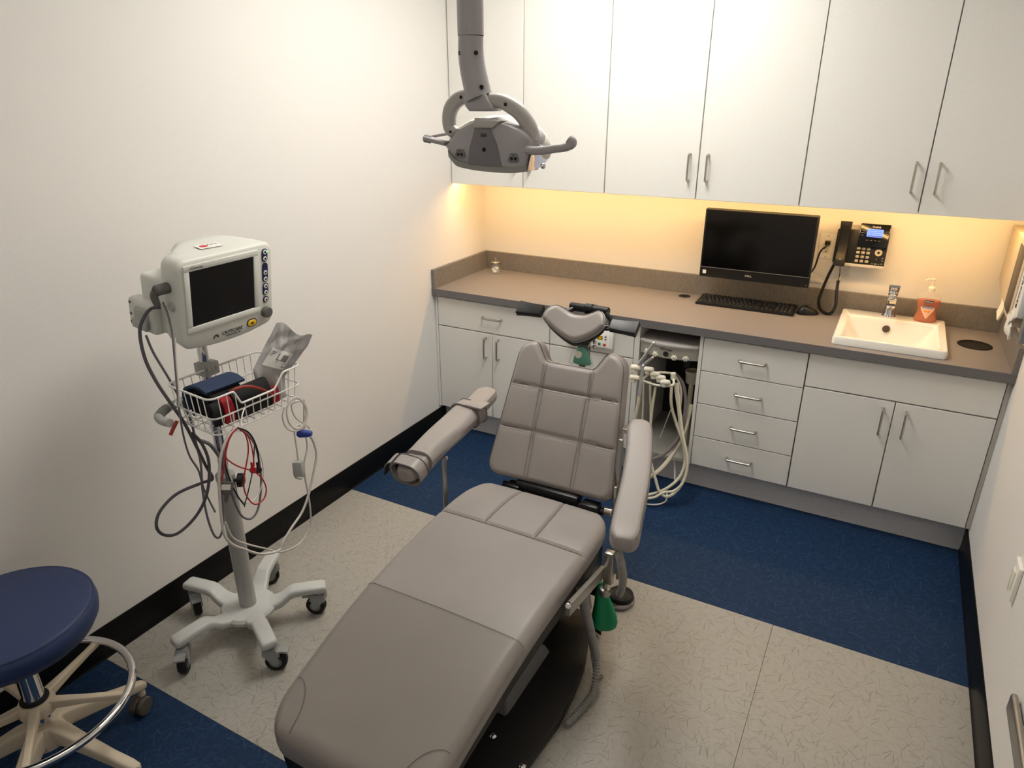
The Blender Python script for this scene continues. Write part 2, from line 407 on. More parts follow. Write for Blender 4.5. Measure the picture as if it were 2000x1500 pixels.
# counter with holes cut for sink, bin chute and grommet
CT = .865
SINK = (2.045, 2.478, -.542, -.052)
def counter_mesh():
    bm = bmesh.new()
    outer = [(.001, -.593), (W-.001, -.593), (W-.001, -.001), (.001, -.001)]
    hs = [(SINK[0]+.02, SINK[2]+.02), (SINK[1]-.02, SINK[2]+.02), (SINK[1]-.02, SINK[3]-.02), (SINK[0]+.02, SINK[3]-.02)]
    loops = [outer, hs, [(2.588+.058*math.cos(2*PI*k/32), -.272+.058*math.sin(2*PI*k/32)) for k in range(32)],
             [(1.279+.024*math.cos(2*PI*k/20), -.088+.024*math.sin(2*PI*k/20)) for k in range(20)]]
    ed = []; 
    for lp in loops:
        vs = [bm.verts.new((p[0], p[1], CT)) for p in lp]
        ed += [bm.edges.new((vs[i], vs[(i+1) % len(vs)])) for i in range(len(vs))]
    bmesh.ops.triangle_fill(bm, use_beauty=True, use_dissolve=False, edges=ed)
    # drop triangles that fell inside the holes
    kill = []
    for f in bm.faces:
        c = f.calc_center_median()
        if hs[0][0] < c.x < hs[1][0] and hs[0][1] < c.y < hs[2][1]: kill.append(f)
        elif (c.x-2.588)**2+(c.y+.272)**2 < .0565**2: kill.append(f)
        elif (c.x-1.279)**2+(c.y+.088)**2 < .0232**2: kill.append(f)
    bmesh.ops.delete(bm, geom=kill, context='FACES')
    r = bmesh.ops.extrude_face_region(bm, geom=list(bm.faces))
    for v in r['geom']:
        if isinstance(v, bmesh.types.BMVert): v.co.z = ZT
    bmesh.ops.recalc_face_normals(bm, faces=bm.faces)
    return bm
ct = thing('countertop', 'long grey laminate countertop with upstand, running wall to wall', 'countertop', (1.35, -.3, ZT))
MB().addbm(counter_mesh()).build('worktop', 'counter', ct, sm=25)
SZ = .970
MB().bx(.001, W-.001, -.5945, -.593, ZT, CT-.0008, 0).build('shaded_edge', 'shaded_edge', ct)  # thin strip over the worktop edge, its shade painted in
MB().bx(.02, W-.02, -.02, -.001, CT, SZ, .0012, 1).build('backsplash', 'splash', ct)
MB().bx(.001, .02, -.593, -.001, CT, SZ, .0012, 1).build('side_splash', 'splash', ct)
MB().bx(W-.02, W-.001, -.593, -.001, CT, SZ, .0012, 1).build('side_splash', 'splash', ct)
# black grommet and waste chute
gm = MB().lathe([(.021, -.03), (.021, 0), (.022, .0025), (.030, .0025), (.031, .0015), (.031, .0006)], (1.279, -.088, CT), n=28)
gm = gm.build('cable_grommet', 'black_plastic', loc=(1.279, -.088, CT)); tag(gm, 'small black round cable grommet in the counter left of the keyboard', 'grommet')
gc = MB().prism([(.006*math.cos(2*PI*k/16)+.004, .012*math.sin(2*PI*k/16)) for k in range(16)], -.002, .0025, M.Translation((1.279, -.088, CT)))
gc.lathe([(0, 0), (.0205, 0), (.0205, .0018), (0, .0018)], (1.279, -.088, CT-.001)); gc.build('cap', 'black_matte', gm)
bc = MB().lathe([(.053, -.135), (.053, -.002), (.055, .003), (.060, .0045), (.065, .003), (.066, .0006)], (2.588, -.272, CT), n=40)
bc.lathe([(0, -.135), (.053, -.135)], (2.588, -.272, CT), n=40)
tag(bc.build('waste_chute', 'void_black', loc=(2.588, -.272, CT)), 'round black waste chute set in the counter right of the sink', 'waste chute')

# wall cabinets: three units of two doors, warm strips below
ZU, DU, UD0 = 1.405, -.362, -.343
ux = [.004, .447, .9005, 1.354, 1.8085, 2.267, 2.707]
upper_lab = ['white wall cabinet at the left wall, partly behind the lamp', 'white wall cabinet in the middle, above the counter left of the computer', 'white wall cabinet at the right wall, above the sink']
for k in range(3):
    a, m_, b = ux[2*k], ux[2*k+1], ux[2*k+2]
    t = thing('wall_cabinet', upper_lab[k], 'cabinet', ((a+b)/2, -.17, ZU), 0, 'wall cabinets')
    MB().bx(a, b, UD0, -.001, ZU+.022, 2.45, 0).build('body', 'laminate', t)
    MB().bx(a, b, UD0+.0005, UD0+.009, ZU+.004, ZU+.0218, 0).build('light_rail', 'laminate', t)
    for x0, x1, hx in ((a, m_, m_-.042), (m_, b, m_+.042)):
        front(t, 'door', x0+G, x1-G, ZU, 2.45, DU, UD0, ((hx, 1.490), (hx, 1.606)))
    s = MB().bx(a+.006, b-.006, UD0+.014, UD0+.032, ZU+.008, ZU+.0215, .002).build('strip_light', 'led_strip', loc=((a+b)/2, UD0+.02, ZU+.0215))
    tag(s, 'warm strip light under the '+('left', 'middle', 'right')[k]+' wall cabinet', 'strip light', 'strip lights under the wall cabinets')

# ------------------------------------------------------------------ sink, faucet, soap
def sink():
    x0, x1, y0, y1 = SINK; cx, cyy = (x0+x1)/2, (y0+y1)/2; t = thing('sink', 'white rectangular drop-in porcelain sink set in the grey counter', 'sink', (cx, cyy, CT))
    rz = CT+.034
    def ring(xa, xb, ya, yb, r, z): return [V((p[0]+(xa+xb)/2, p[1]+(ya+yb)/2, z)) for p in rrect(xb-xa, yb-ya, r, 5)]
    ix0, ix1, iy0, iy1 = x0+.034, x1-.034, y0+.026, y1-.100
    rg = [ring(x0, x1, y0, y1, .018, CT+.001), ring(x0, x1, y0, y1, .018, rz-.008), ring(x0+.004, x1-.004, y0+.004, y1-.004, .016, rz-.001), ring(x0+.008, x1-.008, y0+.008, y1-.008, .014, rz),
          ring(ix0-.004, ix1+.004, iy0-.004, iy1+.004, .014, rz), ring(ix0, ix1, iy0, iy1, .012, rz-.004), ring(ix0+.004, ix1-.004, iy0+.004, iy1-.004, .014, rz-.02),
          ring(ix0+.03, ix1-.03, iy0+.02, iy1-.012, .03, rz-.075), ring(ix0+.085, ix1-.085, iy0+.05, iy1-.018, .04, rz-.140), ring(ix0+.13, ix1-.13, iy0+.09, iy1-.09, .03, rz-.150)]
    sk = MB().loft(rg, cap=False); n_ = len(rg[0]); sk.f.append(tuple(range((len(rg)-1)*n_, len(rg)*n_))); sk.build('basin', 'porcelain', t, sm=40)
    MB().lathe([(0, .002), (.0155, .002), (.0165, .0015), (.0165, 0)], (2.246, iy1-.014, CT-.010), (0, -1, .12), 24).build('overflow_hole', 'overflow', t)
    MB().lathe([(0, .002), (.016, .002), (.02, .004), (.022, .001), (.022, 0)], (cx, cyy-.03, rz-.150)).build('drain', 'chrome', t)
    return t
sink()
fx, fy, fz = 2.245, -.107, CT+.0346
f_ = thing('faucet', 'chrome single-lever faucet on the back rim of the sink', 'faucet', (fx, fy, fz))
MB().lathe([(.029, 0), (.030, .004), (.027, .010), (.0245, .018), (.0215, .075), (.0215, .098), (.0195, .104)], (fx, fy, fz), n=28).build('body', 'chrome', f_)
sp_ = MB(); rr = []
for k in range(13):
    q = k/12; y = fy-.008-.105*q; z = fz+.075+.022*math.sin(q*PI*.75)-.012*q; w_ = .020-.003*q; h_ = .014-.003*q
    rr.append([V((fx+p[0], y, z+p[1])) for p in rrect(w_*2, h_*2, .008, 4)])
sp_.loft(rr).build('spout', 'chrome', f_)
MB().cyl((fx, fy-.104, fz+.073), (fx, fy-.105, fz+.058), .011, .010, 20).build('aerator', 'dull_metal', f_)
lv = MB(); rr = []
for k in range(9):
    q = k/8; y = fy+.016-.075*q; z = fz+.116+.040*q; rr.append([V((fx+p[0], y+p[1]*.4, z+p[1])) for p in rrect(.042+.004*q, .018-.008*q, .004, 3)])
lv.loft(rr); lv.lathe([(.0195, .102), (.0210, .106), (.0210, .118), (.017, .124), (0, .126)], (fx, fy, fz)); lv.build('lever', 'chrome', f_)

bx_, by_, bz_ = 2.392, -.112, CT+.0346
sb = thing('soap_bottle', 'pump bottle of orange liquid soap on the sink rim', 'soap bottle', (bx_, by_, bz_))
prof = [(1.1*a_, b_, c_) for a_, b_, c_ in ((.039, .024, 0), (.043, .027, .004), (.0425, .027, .014), (.037, .023, .034), (.0355, .022, .05), (.0385, .0235, .068), (.043, .0255, .088), (.0435, .026, .100), (.041, .025, .114), (.033, .021, .128), (.022, .017, .137), (.0135, .0135, .141))]
def soap_rings(pr, sc=1): return [[V((bx_+a*sc*math.cos(2*PI*k/32), by_+b*sc*math.sin(2*PI*k/32), bz_+z)) for k in range(32)] for a, b, z in pr]
MB().loft(soap_rings(prof)).build('bottle', 'clear_plastic', sb)
MB().loft(soap_rings([p for p in prof if p[2] < .11], .965)).build('liquid_soap', 'soap_orange', sb)
MB().lathe([(.0145, .140), (.0150, .143), (.0150, .156), (.0125, .159), (.010, .163), (.0055, .165), (.0050, .186)], (bx_, by_, bz_)).build('pump_collar', 'cream_plastic', sb)
pm = MB().lathe([(.0055, .184), (.0065, .188), (.007, .196), (.004, .199)], (bx_, by_, bz_))
pm.tube([(bx_, by_, bz_+.194), (bx_-.02, by_-.008, bz_+.194), (bx_-.032, by_-.012, bz_+.188)], .004, 8); pm.build('pump_head', 'cream_plastic', sb)
def wrap_label(pts, off, z0, m, nm):
    """flat print lying on the front of the bottle"""
    vs = []; 
    for x, z in pts:
        a = interp([(p[2], p[0]) for p in prof], z); b = interp([(p[2], p[1]) for p in prof], z)
        vs.append((bx_+x, by_-b*math.sqrt(max(0, 1-(x/a)**2))-off, bz_+z))
    n = len(vs); c_ = V((bx_, by_-.027-off, bz_+z0)); return MB().add(vs+[c_], [(i, (i+1) % n, n) for i in range(n)]).build(nm, m, sb)
def fine(pts, k=5): return [(a[0]+(b[0]-a[0])*i/k, a[1]+(b[1]-a[1])*i/k) for a, b in zip(pts, pts[1:]+pts[:1]) for i in range(k)]
wrap_label(fine([(-.028, .070), (.028, .070), (.026, .056), (.004, .020), (-.002, .020), (-.024, .056)]), .0012, .056, 'soap_label', 'front_label')
wrap_label(fine([(-.018, .104), (.018, .104), (.018, .092), (-.018, .092)]), .0012, .098, 'navy_label', 'brand_label')
wrap_label(fine([(-.022, .073), (.022, .073), (.022, .065), (-.022, .065)]), .0022, .069, 'label_blue', 'blue_band')
wrap_label(fine([(-.012, .058), (.012, .058), (.010, .046), (-.010, .046)]), .0026, .052, 'label_orange', 'fruit_print')
Ts = frame((bx_, by_-.0298, bz_+.098), (1, 0, 0), (0, 0, 1), (0, -1, 0))
MB().text('Softsoap', .0095, Ts).build('brand_lettering', 'white_label', sb)
Ts = frame((bx_, by_-.0292, bz_+.082), (1, 0, 0), (0, 0, 1), (0, -1, 0))
MB().text('Antibacterial', .0075, Ts).build('lettering', 'navy_label', sb)
# ------------------------------------------------------------------ things on the counter
jx, jy, JZ = .138, -.118, CT+.0008
j = thing('cotton_jar', 'small glass jar of cotton with a metal lid in the counter corner', 'jar', (jx, jy, CT))
MB().lathe([(.022, 0), (.0255, .003), (.026, .01), (.026, .052), (.0235, .052), (.0235, .006), (0, .005)], (jx, jy, JZ), n=30).build('glass_body', 'glass', j)
cot = MB()
for k in range(11): cot.ball((jx+random.uniform(-.012, .012), jy+random.uniform(-.012, .012), JZ+.012+.0022*k), (.0105, .0105, .009), 10)
cot.build('cotton', 'cotton', j)
MB().lathe([(.0275, .051), (.0275, .066), (.025, .069), (.006, .070), (.005, .074), (.0035, .083), (.0045, .088), (.0035, .092), (0, .093)], (jx, jy, JZ), n=30).build('lid', 'steel', j)

# all-in-one computer held off the wall on a mount
px0, px1, pz0, pz1, py0 = 1.371, 1.888, 1.010, 1.346, -.200
pc = thing('computer', 'black all-in-one computer with a blank screen mounted over the counter', 'computer', ((px0+px1)/2, -.12, pz0))
pcx, pcz = (px0+px1)/2, (pz0+pz1)/2
Tp = frame((pcx, py0, pcz), (1, 0, 0), (0, 0, 1), (0, -1, 0))
MB().prism(rrect(px1-px0, pz1-pz0, .006, 3), -.028, 0, Tp, .003).build('housing', 'black_plastic', pc)
rr = [[V((pcx+p[0], py0+y, pcz+p[1])) for p in rrect((px1-px0)*a, (pz1-pz0)*b, .02, 4)] for y, a, b in ((.027, .99, .98), (.040, .93, .9), (.055, .7, .62))]
MB().loft(rr).build('rear_cover', 'black_plastic', pc)
zb = pz0+.050
MB().prism([(-.250, -pcz+zb+.004), (.250, -pcz+zb+.004), (.250, .162), (-.250, .162)], .0002, .0012, Tp).build('display', 'black_gloss', pc)
MB().box((pcx, py0-.001, zb), (px1-px0-.006, .002, .0016), 0).build('chin_line', 'panel_grey', pc)
MB().text('DELL', .013, frame((pcx-.02, py0-.0005, pz0+.026), (1, 0, 0), (0, 0, 1), (0, -1, 0)), .0006, xs=1.15).build('brand_lettering', 'silver_strip', pc)
st = MB().prism(rrect(.017, .018, .003, 3), .0003, .001, frame((px0+.024, py0, pz0+.026), (1, 0, 0), (0, 0, 1), (0, -1, 0))).build('sticker', 'white_label', pc)
MB().lathe([(0, .0008), (.003, .0008), (.003, 0)], (px1-.012, py0, pz0+.012), (0, -1, 0), 12).build('power_button', 'device_dark', pc)
wm = MB().bx(pcx-.06, pcx+.06, py0+.05, py0+.062, pcz-.06, pcz+.06, .003)
wm.cyl((pcx, py0+.06, pcz), (pcx, -.012, pcz), .022); wm.bx(pcx-.07, pcx+.07, -.014, -.002, pcz-.10, pcz+.10, .003); wm.build('wall_mount', 'black_plastic', pc)

kx0, kx1, ky0, ky1 = 1.368, 1.842, -.208, -.052
kb = thing('keyboard', 'flat black computer keyboard below the computer', 'keyboard', ((kx0+kx1)/2, (ky0+ky1)/2, CT), R(-1.5))
MB().add([(kx0, ky0, CT+.001), (kx1, ky0, CT+.001), (kx1, ky1, CT+.001), (kx0, ky1, CT+.001), (kx0, ky0, CT+.011), (kx1, ky0, CT+.011), (kx1, ky1, CT+.019), (kx0, ky1, CT+.019)],
         [(3, 2, 1, 0), (4, 5, 6, 7), (0, 1, 5, 4), (1, 2, 6, 5), (2, 3, 7, 6), (3, 0, 4, 7)]).build('case', 'black_plastic', kb, sm=20)
kme = None; rows = 6
rowdefs = [[1]*13+[.25]+[1]*3+[.25]+[1]*4, [1]*13+[2]+[.25]+[1]*3+[.25]+[1]*4, [1.5]+[1]*12+[1.5]+[.25]+[1]*3+[.25]+[1]*4, [1.8]+[1]*11+[2.2]+[.25]+[-3]+[.25]+[1]*4,
           [2.3]+[1]*10+[2.7]+[.25]+[-1, 1, -1]+[.25]+[1]*4, [1.25]*3+[6.25]+[1.25]*4+[.25]+[1]*3+[.25]+[2, 1, 1]]
for r_, row in enumerate(rowdefs):
    tot = sum(abs(a) for a in row); u = (kx1-kx0-.016)/tot; x = kx0+.008; y = ky1-.016-r_*.0245; z = CT+.011+.008*(y-ky0)/(ky1-ky0)
    for a in row:
        if abs(a) > .5:
            if a > 0:
                if r_ == 0 and False: pass
                w_ = a*u-.0032
                kk = MB().add([(x+.0016, y-.010, z), (x+.0016+w_, y-.010, z), (x+.0016+w_, y+.010, z+.001), (x+.0016, y+.010, z+.001), (x+.0026, y-.009, z+.0038), (x+.0006+w_, y-.009, z+.0038), (x+.0006+w_, y+.009, z+.0048), (x+.0026, y+.009, z+.0048)],
                         [(3, 2, 1, 0), (4, 5, 6, 7), (0, 1, 5, 4), (1, 2, 6, 5), (2, 3, 7, 6), (3, 0, 4, 7)]).build('key', 'phone_body', kb, sm=20)
                if a < 1.3: MB().box((x+.006, y+.004, z+.0048), (.0034, .004, .0003), 0).build('legend', 'silver_strip', kk)
        x += abs(a)*u

mx_, my_ = 1.897, -.122
ms = thing('mouse', 'black computer mouse on the counter beside the keyboard', 'mouse', (mx_, my_, CT), R(-62))
Tm = M.Translation((mx_, my_, CT+.0005)) @ M.Rotation(R(-62), 4, 'Z')
def mouse(u, v):
    a = 2*PI*u; th = v*PI/2; e = .8
    x = .029*math.copysign(abs(math.cos(a))**e, math.cos(a)); y = .052*math.copysign(abs(math.sin(a))**e, math.sin(a))
    return V((x*math.cos(th)**.7, y*math.cos(th)**.7, .036*math.sin(th)*(1-.25*(y/.052)) if v > 0 else 0))
MB(Tm).grid(mouse, 28, 10).build('shell', 'black_plastic', ms, sm=60)
MB(Tm).cyl((-.003, .026, .019), (.003, .026, .019), .006, n=14, bev=.001).build('scroll_wheel', 'black_rubber', ms)
MB(Tm).tube([(0, .047, .006), (-.010, .052, .003), (-.032, .052, .0025), (-.062, .048, .0025)], .0016, 6).build('cord', 'cable_black', ms)

# power outlet behind the computer
ox, oz = 1.924, 1.179
ou = thing('wall_outlet', 'cream duplex wall outlet between the computer and the desk phone', 'outlet', (ox, 0, oz))
To = frame((ox, -.0005, oz), (1, 0, 0), (0, 0, 1), (0, -1, 0))
MB().prism(rrect(.072, .118, .004, 3), 0, .0065, To, .002).build('cover_plate', 'outlet_white', ou)
MB().prism(rrect(.035, .068, .002, 2), .0065, .0085, To, .0008).build('receptacle', 'cream_plastic', ou)
sl = MB()
for z in (-.018,):
    sl.box((-.007, z+.004, .0087), (.0022, .008, .0006), 0, T=To); sl.box((.006, z+.004, .0087), (.0022, .007, .0006), 0, T=To); sl.lathe([(0, .0090), (.0032, .0090), (.0032, .007)], (0, z-.008, 0), T=To, n=12)
sl.build('slots', 'hole', ou)
for z in (-.05, .05): MB().lathe([(0, .0078), (.003, .0074), (.003, .006)], (0, z, 0), T=To, n=12).build('screw', 'dull_metal', ou)
pl = MB().prism(rrect(.024, .022, .005, 3), .008, .030, To @ M.Translation((.002, .018, 0)), .003)
pl.tube([V((ox+.002, -.026, oz+.015)), V((ox-.002, -.036, oz+.004)), at(1602, 492, y=-.04), at(1592, 520, y=-.05), at(1584, 532, y=-.08), V((1.875, -.13, 1.06)), V((1.84, -.145, 1.08))], .0042, 8)
tag(pl.build('power_cord', 'cable_black', loc=(ox, -.02, oz+.018)), 'black power cord plugged into the outlet beside the computer', 'power cord')
nc = MB().tube([V((1.82, -.13, 1.07)), at(1583, 530, y=-.06), at(1598, 540, y=-.03), at(1620, 547, y=-.02), at(1645, 544, y=-.015), at(1660, 537, y=-.012)], .003, 6)
nc.tube([V((1.82, -.13, 1.065)), at(1585, 535, y=-.07), at(1605, 545, y=-.035), at(1630, 548, y=-.02), at(1650, 532, y=-.012), at(1661, 524, y=-.012)], .003, 6)
tag(nc.build('network_cable', 'cable_white', loc=(2.0, -.02, 1.05)), 'white network cable looping across the wall below the phone', 'cable')

# desk phone hung on the wall
ph = thing('desk_phone', 'black wall-mounted office phone with a lit blue display', 'phone', (2.073, 0, 1.11))
fy0, fy1 = -.070, -.048         # front of the base at bottom / top
def FP(x, z, off=0):            # point on the sloping front of the base
    q = (z-1.108)/(1.275-1.108); return V((x, fy0+(fy1-fy0)*q-off, z))
pz = V((0, fy1-fy0, 1.275-1.108)).normalized(); pn = V((1, 0, 0)).cross(pz)
Tf = frame((2.073, fy0, 1.108), (1, 0, 0), pz, pn)
Lh = 1.275-1.108
MB().prism(rrect(.221, Lh+.002, .008, 3), -.030, 0, Tf @ M.Translation((0, Lh/2, 0)), .003).build('base', 'phone_body', ph)
MB().bx(1.99, 2.16, -.045, -.001, 1.13, 1.25, .004).build('wall_bracket', 'black_plastic', ph)
MB().prism(rrect(.221, .014, .005, 3), -.029, .0012, Tf @ M.Translation((0, .006, 0)), .002).build('silver_trim', 'silver_strip', ph)
Td = Tf @ M.Translation((.046, .146, .006)) @ M.Rotation(R(-9), 4, 'X')
MB().prism(rrect(.126, .108, .005, 3), -.012, .004, Td, .003).build('display_housing', 'black_gloss', ph)
MB().prism(rrect(.066, .036, .002, 2), .004, .0048, Td @ M.Translation((.002, .012, 0))).build('display', 'phone_screen', ph)
tx = MB()
for q, (wd, yy) in enumerate(((.05, .024), (.058, .016), (.044, .008), (.06, -.002))): tx.box((.002, yy, .0050), (wd, .0016 if q < 3 else .004, .0003), 0, T=Td)
tx.build('display_text', 'screen_dark_blue', ph)
MB().text('Yealink', .0125, Td @ M.Translation((.004, .040, .0042))).build('brand_lettering', 'white_label', ph)
for yy in (.022, .011, 0):
    for xx in (-.050, .052): MB().box((xx, yy, .0042), (.011, .002, .0006), 0, T=Td).build('line_key', 'panel_grey', ph)
for xx in (-.026, -.009, .008, .025): MB().box((xx, -.022, .0042), (.010, .002, .0006), 0, T=Td).build('soft_key', 'panel_grey', ph)
digits = '123456789*0#'
for i in range(12):
    cx = -.008+(i % 3)*.0215; cyy = .086-(i//3)*.0195
    k_ = MB().prism(rrect(.0145, .0115, .003, 3), 0, .003, Tf @ M.Translation((cx, cyy, 0)), .001).build('key', 'phone_key', ph)
    MB().text(digits[i], .0085, Tf @ M.Translation((cx-.002, cyy, .003))).build('numeral', 'ink', k_)
MB().lathe([(.0155, 0), (.0155, .0022), (.0135, .003), (.010, .003), (.0095, .002)], (.078, .072, 0), T=Tf).build('navigation_ring', 'phone_key', ph)
MB().lathe([(0, .004), (.0055, .004), (.006, .0005)], (.078, .072, 0), T=Tf, n=16).build('ok_button', 'phone_body', ph)
for xx, yy, wd in ((.099, .048, .007), (.099, .037, .006), (.099, .022, .006), (.074, .020, .012), (.060, .020, .004), (.088, .020, .004), (.074, .042, .004), (.108, .105, .007)):
    MB().box((xx, yy, .0006), (wd, .0028, .001), 0, T=Tf).build('function_key', 'silver_strip', ph)
hs = MB(); rr = []
for k in range(17):
    q = k/16; y = -.002+q*.205; d = .022+.016*math.cos(2*PI*q)*.5+(.006 if q < .2 or q > .8 else 0); w_ = .049-.006*math.sin(PI*q)
    rr.append([V((-.0775+.004*0+p[0], y, .008+d*.5+p[1])) for p in rrect(w_, d+.006, .007, 4)])
hs.loft(rr, T=Tf).build('handset', 'phone_body', ph)
MB().text('HD', .009, Tf @ M.Translation((-.078, .030, .0445)), shear=.5).build('handset_mark', 'silver_strip', ph)
def coil(path, r=.0062, wr=.0021, pitch=.0052):
    P = spline([V(p) for p in path], 40); out = []; L = 0; nr = None
    for i in range(len(P)):
        t = (P[min(i+1, len(P)-1)]-P[max(i-1, 0)]).normalized()
        if nr is None: nr = t.cross(V((0, 1, .3))).normalized()
        nr = (nr-t*nr.dot(t)).normalized(); out.append((P[i], t, nr.copy()))
    Ls = [0]
    for a, b in zip(P, P[1:]): Ls.append(Ls[-1]+(b-a).length)
    n = int(Ls[-1]/pitch*9); pts = []; i = 0
    for k in range(n+1):
        s_ = Ls[-1]*k/n
        while i < len(Ls)-2 and Ls[i+1] < s_: i += 1
        q = (s_-Ls[i])/max(1e-9, Ls[i+1]-Ls[i]); c_ = P[i].lerp(P[i+1], q); t, nn = out[i][1], out[i][2]; a = 2*PI*s_/pitch
        pts.append(c_+nn*(r*math.cos(a))+t.cross(nn)*(r*math.sin(a)))
    return pts
cpath = [at(1637, 548, y=-.075), at(1634, 570, y=-.08), at(1632, 596, y=-.085), at(1624, 611, y=-.095), at(1613, 615, y=-.10), at(1602, 604, y=-.09), at(1599, 588, y=-.085), at(1606, 566, y=-.08), at(1617, 540, y=-.07), at(1628, 518, y=-.06)]
cpath = [V((p.x, p.y, max(p.z, CT+.0095))) for p in cpath]
pc_ = MB().tube(coil(cpath), .0021, 5, smooth=False); pc_.tube([cpath[0], at(1640, 535, y=-.072), at(1641, 517, y=-.065)], .002, 6); pc_.tube(cpath, .0050, 6, res=6)
tag(pc_.build('coiled_cord', 'cable_black', loc=tuple(cpath[4])), 'black coiled handset cord looping down to the counter', 'cord')

# ------------------------------------------------------------------ right wall: glove box holder, switch plate, metal rail
gx0, gx1, gy0, gy1, gz0, gz1 = 2.637, W-.001, -.80, -.035, 1.05, 1.345
gd = thing('wall_dispenser', 'beige wall dispenser with a dark slot at the right wall above the counter end', 'dispenser', (2.67, -.40, gz0))
Tg = frame((gx0, 0, 0), (0, 1, 0), (0, 0, 1), (-1, 0, 0))
MB().prism([(gy1, gz1), (gy1, 1.115), (gy1-.20, gz0+.005), (-.62, gz0+.005), (-.62, gz1)], -(gx1-gx0), -.001, Tg, .003).build('housing', 'dispenser', gd)
MB().bx(gx0-.0015, gx0+.004, -.55, -.38, 1.075, 1.325, .0005).build('slot', 'dispenser_dark', gd)
MB().bx(gx0-.003, gx0+.003, -.60, -.552, 1.055, 1.335, .001).build('front_trim', 'dispenser', gd)
MB().loft([[V((gx0-.002-.010*q*q, y, z)) for y, z in ((-.30-.02*q, 1.085-.05*q), (-.40+.015*q, 1.075-.06*q))]+[V((gx0+.004-.010*q*q, y, z)) for y, z in ((-.40+.015*q, 1.072-.06*q), (-.30-.02*q, 1.082-.05*q))] for q in (0, .35, .7, 1)]).build('paper_tail', 'cream_plastic', gd)
MB().bx(gx0+.016, gx1, gy0, -.745, 1.045, 1.30, .003).build('end_panel', 'panel_grey', gd)
gb = MB().bx(gx0-.004, gx1, -.742, -.625, 1.12, 1.31, .003).build('carton', 'white_label', loc=(gx0+.03, -.68, 1.12))
tag(gb, 'white printed carton held in the wall dispenser over the counter end', 'carton')
MB().text('PURPOSE', .036, frame((gx0-.0045, -.675, 1.215), (0, 0, -1), (0, -1, 0), (-1, 0, 0)), .0005).build('lettering', 'ink', gb)
rg = []
for k in range(13):
    q = k/12; cz = 1.125-.085*q; cyg = -.685+.02*math.sin(5*q); cxg = gx0-.004-.006*math.sin(PI*q)
    rg.append([V((cxg+.010*math.cos(a)*(1+.35*math.sin(3*a+7*q)), cyg+(.050-.022*q)*math.sin(a)*(1+.2*math.cos(4*a+9*q)), cz+.006*math.sin(2*a+8*q))) for a in [2*PI*i/20 for i in range(20)]])
tag(MB().loft(rg).build('glove', 'paper', loc=(gx0, -.68, 1.04)), 'pale crumpled glove hanging out under the printed carton', 'glove')
sx_, sy_, sz_ = W, -1.47, .51
sw = thing('switch_plate', 'white raised wall plate low on the right wall', 'wall plate', (sx_, sy_, sz_))
Tw = frame((sx_-.0005, sy_, sz_), (0, -1, 0), (0, 0, 1), (-1, 0, 0))
MB().prism(rrect(.075, .12, .004, 3), 0, .012, Tw, .002).build('cover_plate', 'outlet_white', sw)
MB().prism(rrect(.034, .066, .003, 3), .012, .015, Tw, .001).build('receptacle', 'cream_plastic', sw)
rl = thing('metal_rail', 'brushed metal rail on the right wall at the frame edge', 'rail', (W, -2.2, .33))
rb = MB(); rb.box((W-.0155, -2.245, .372), (.017, .80, .060), .008, 4); rb.build('bar', 'dull_metal', rl)
for yy in (-1.95, -2.5): MB().cyl((W-.010, yy, .372), (W-.0005, yy, .372), .014, .018).build('bracket', 'steel', rl)

# ------------------------------------------------------------------ control panel on the second cabinet
cpn = thing('control_panel', 'white water control panel with red and green keys on the cabinet behind the headrest', 'control panel', (.98, -.57, .69))
Tc = frame((.952, -.5685, .728), (1, 0, 0), (0, 0, 1), (0, -1, 0))
MB().prism(rrect(.245, .092, .008, 3), 0, .022, Tc, .004).build('housing', 'white_label', cpn)
MB().prism(rrect(.075, .075, .003, 2), .022, .024, Tc @ M.Translation((.068, -.002, 0)), .001).build('keypad', 'outlet_white', cpn)
MB().prism(rrect(.030, .020, .001, 2), .024, .0246, Tc @ M.Translation((.054, .010, 0))).build('readout', 'lcd_amber', cpn)
MB().text('88', .016, Tc @ M.Translation((.054, .010, .0248))).build('readout_digits', 'yellow', cpn)
MB().prism([(-.006, 0), (.006, 0), (0, .009)], .024, .0252, Tc @ M.Translation((.084, .016, 0))).build('key_up', 'key_blue', cpn)
MB().prism([(-.006, 0), (.006, 0), (0, -.009)], .024, .0252, Tc @ M.Translation((.084, .008, 0))).build('key_down', 'key_blue', cpn)
MB().prism(rrect(.014, .013, .002, 2), .024, .0256, Tc @ M.Translation((.052, -.022, 0)), .0005).build('key_start', 'key_green', cpn)
MB().prism(rrect(.014, .013, .002, 2), .024, .0256, Tc @ M.Translation((.080, -.024, 0)), .0005).build('key_stop', 'key_red', cpn)

# ------------------------------------------------------------------ delivery unit in the open bay
du = thing('delivery_unit', 'grey dental delivery head with gauge and knobs in the open bay', 'delivery unit', (1.35, -.35, .69))
mb = MB(); ring = []
def bow(x): return -.600+.034*((x-1.35)/.145)**2
xs = [1.208+(.284)*k/20 for k in range(21)]
fz = lambda x, t: 0
lo = [V((x, bow(x)+.012, .688)) for x in xs]; mid = [V((x, bow(x), .745)) for x in xs]
rings = [[V((x, -.30, z)) for x in (xs[0],)] for z in (0,)]
outl_lo = [(x, bow(x)+.012) for x in xs]+[(xs[-1], -.25), (xs[0], -.25)]; outl_hi = [(x, bow(x)) for x in xs]+[(xs[-1], -.25), (xs[0], -.25)]
MB().loft([[V((p[0], p[1], .688)) for p in outl_lo], [V((p[0], p[1], .748)) for p in outl_hi]]).build('housing', 'unit_grey', du)
lip = [(x, bow(x)-.008) for x in xs]+[(xs[-1], -.25), (xs[0], -.25)]
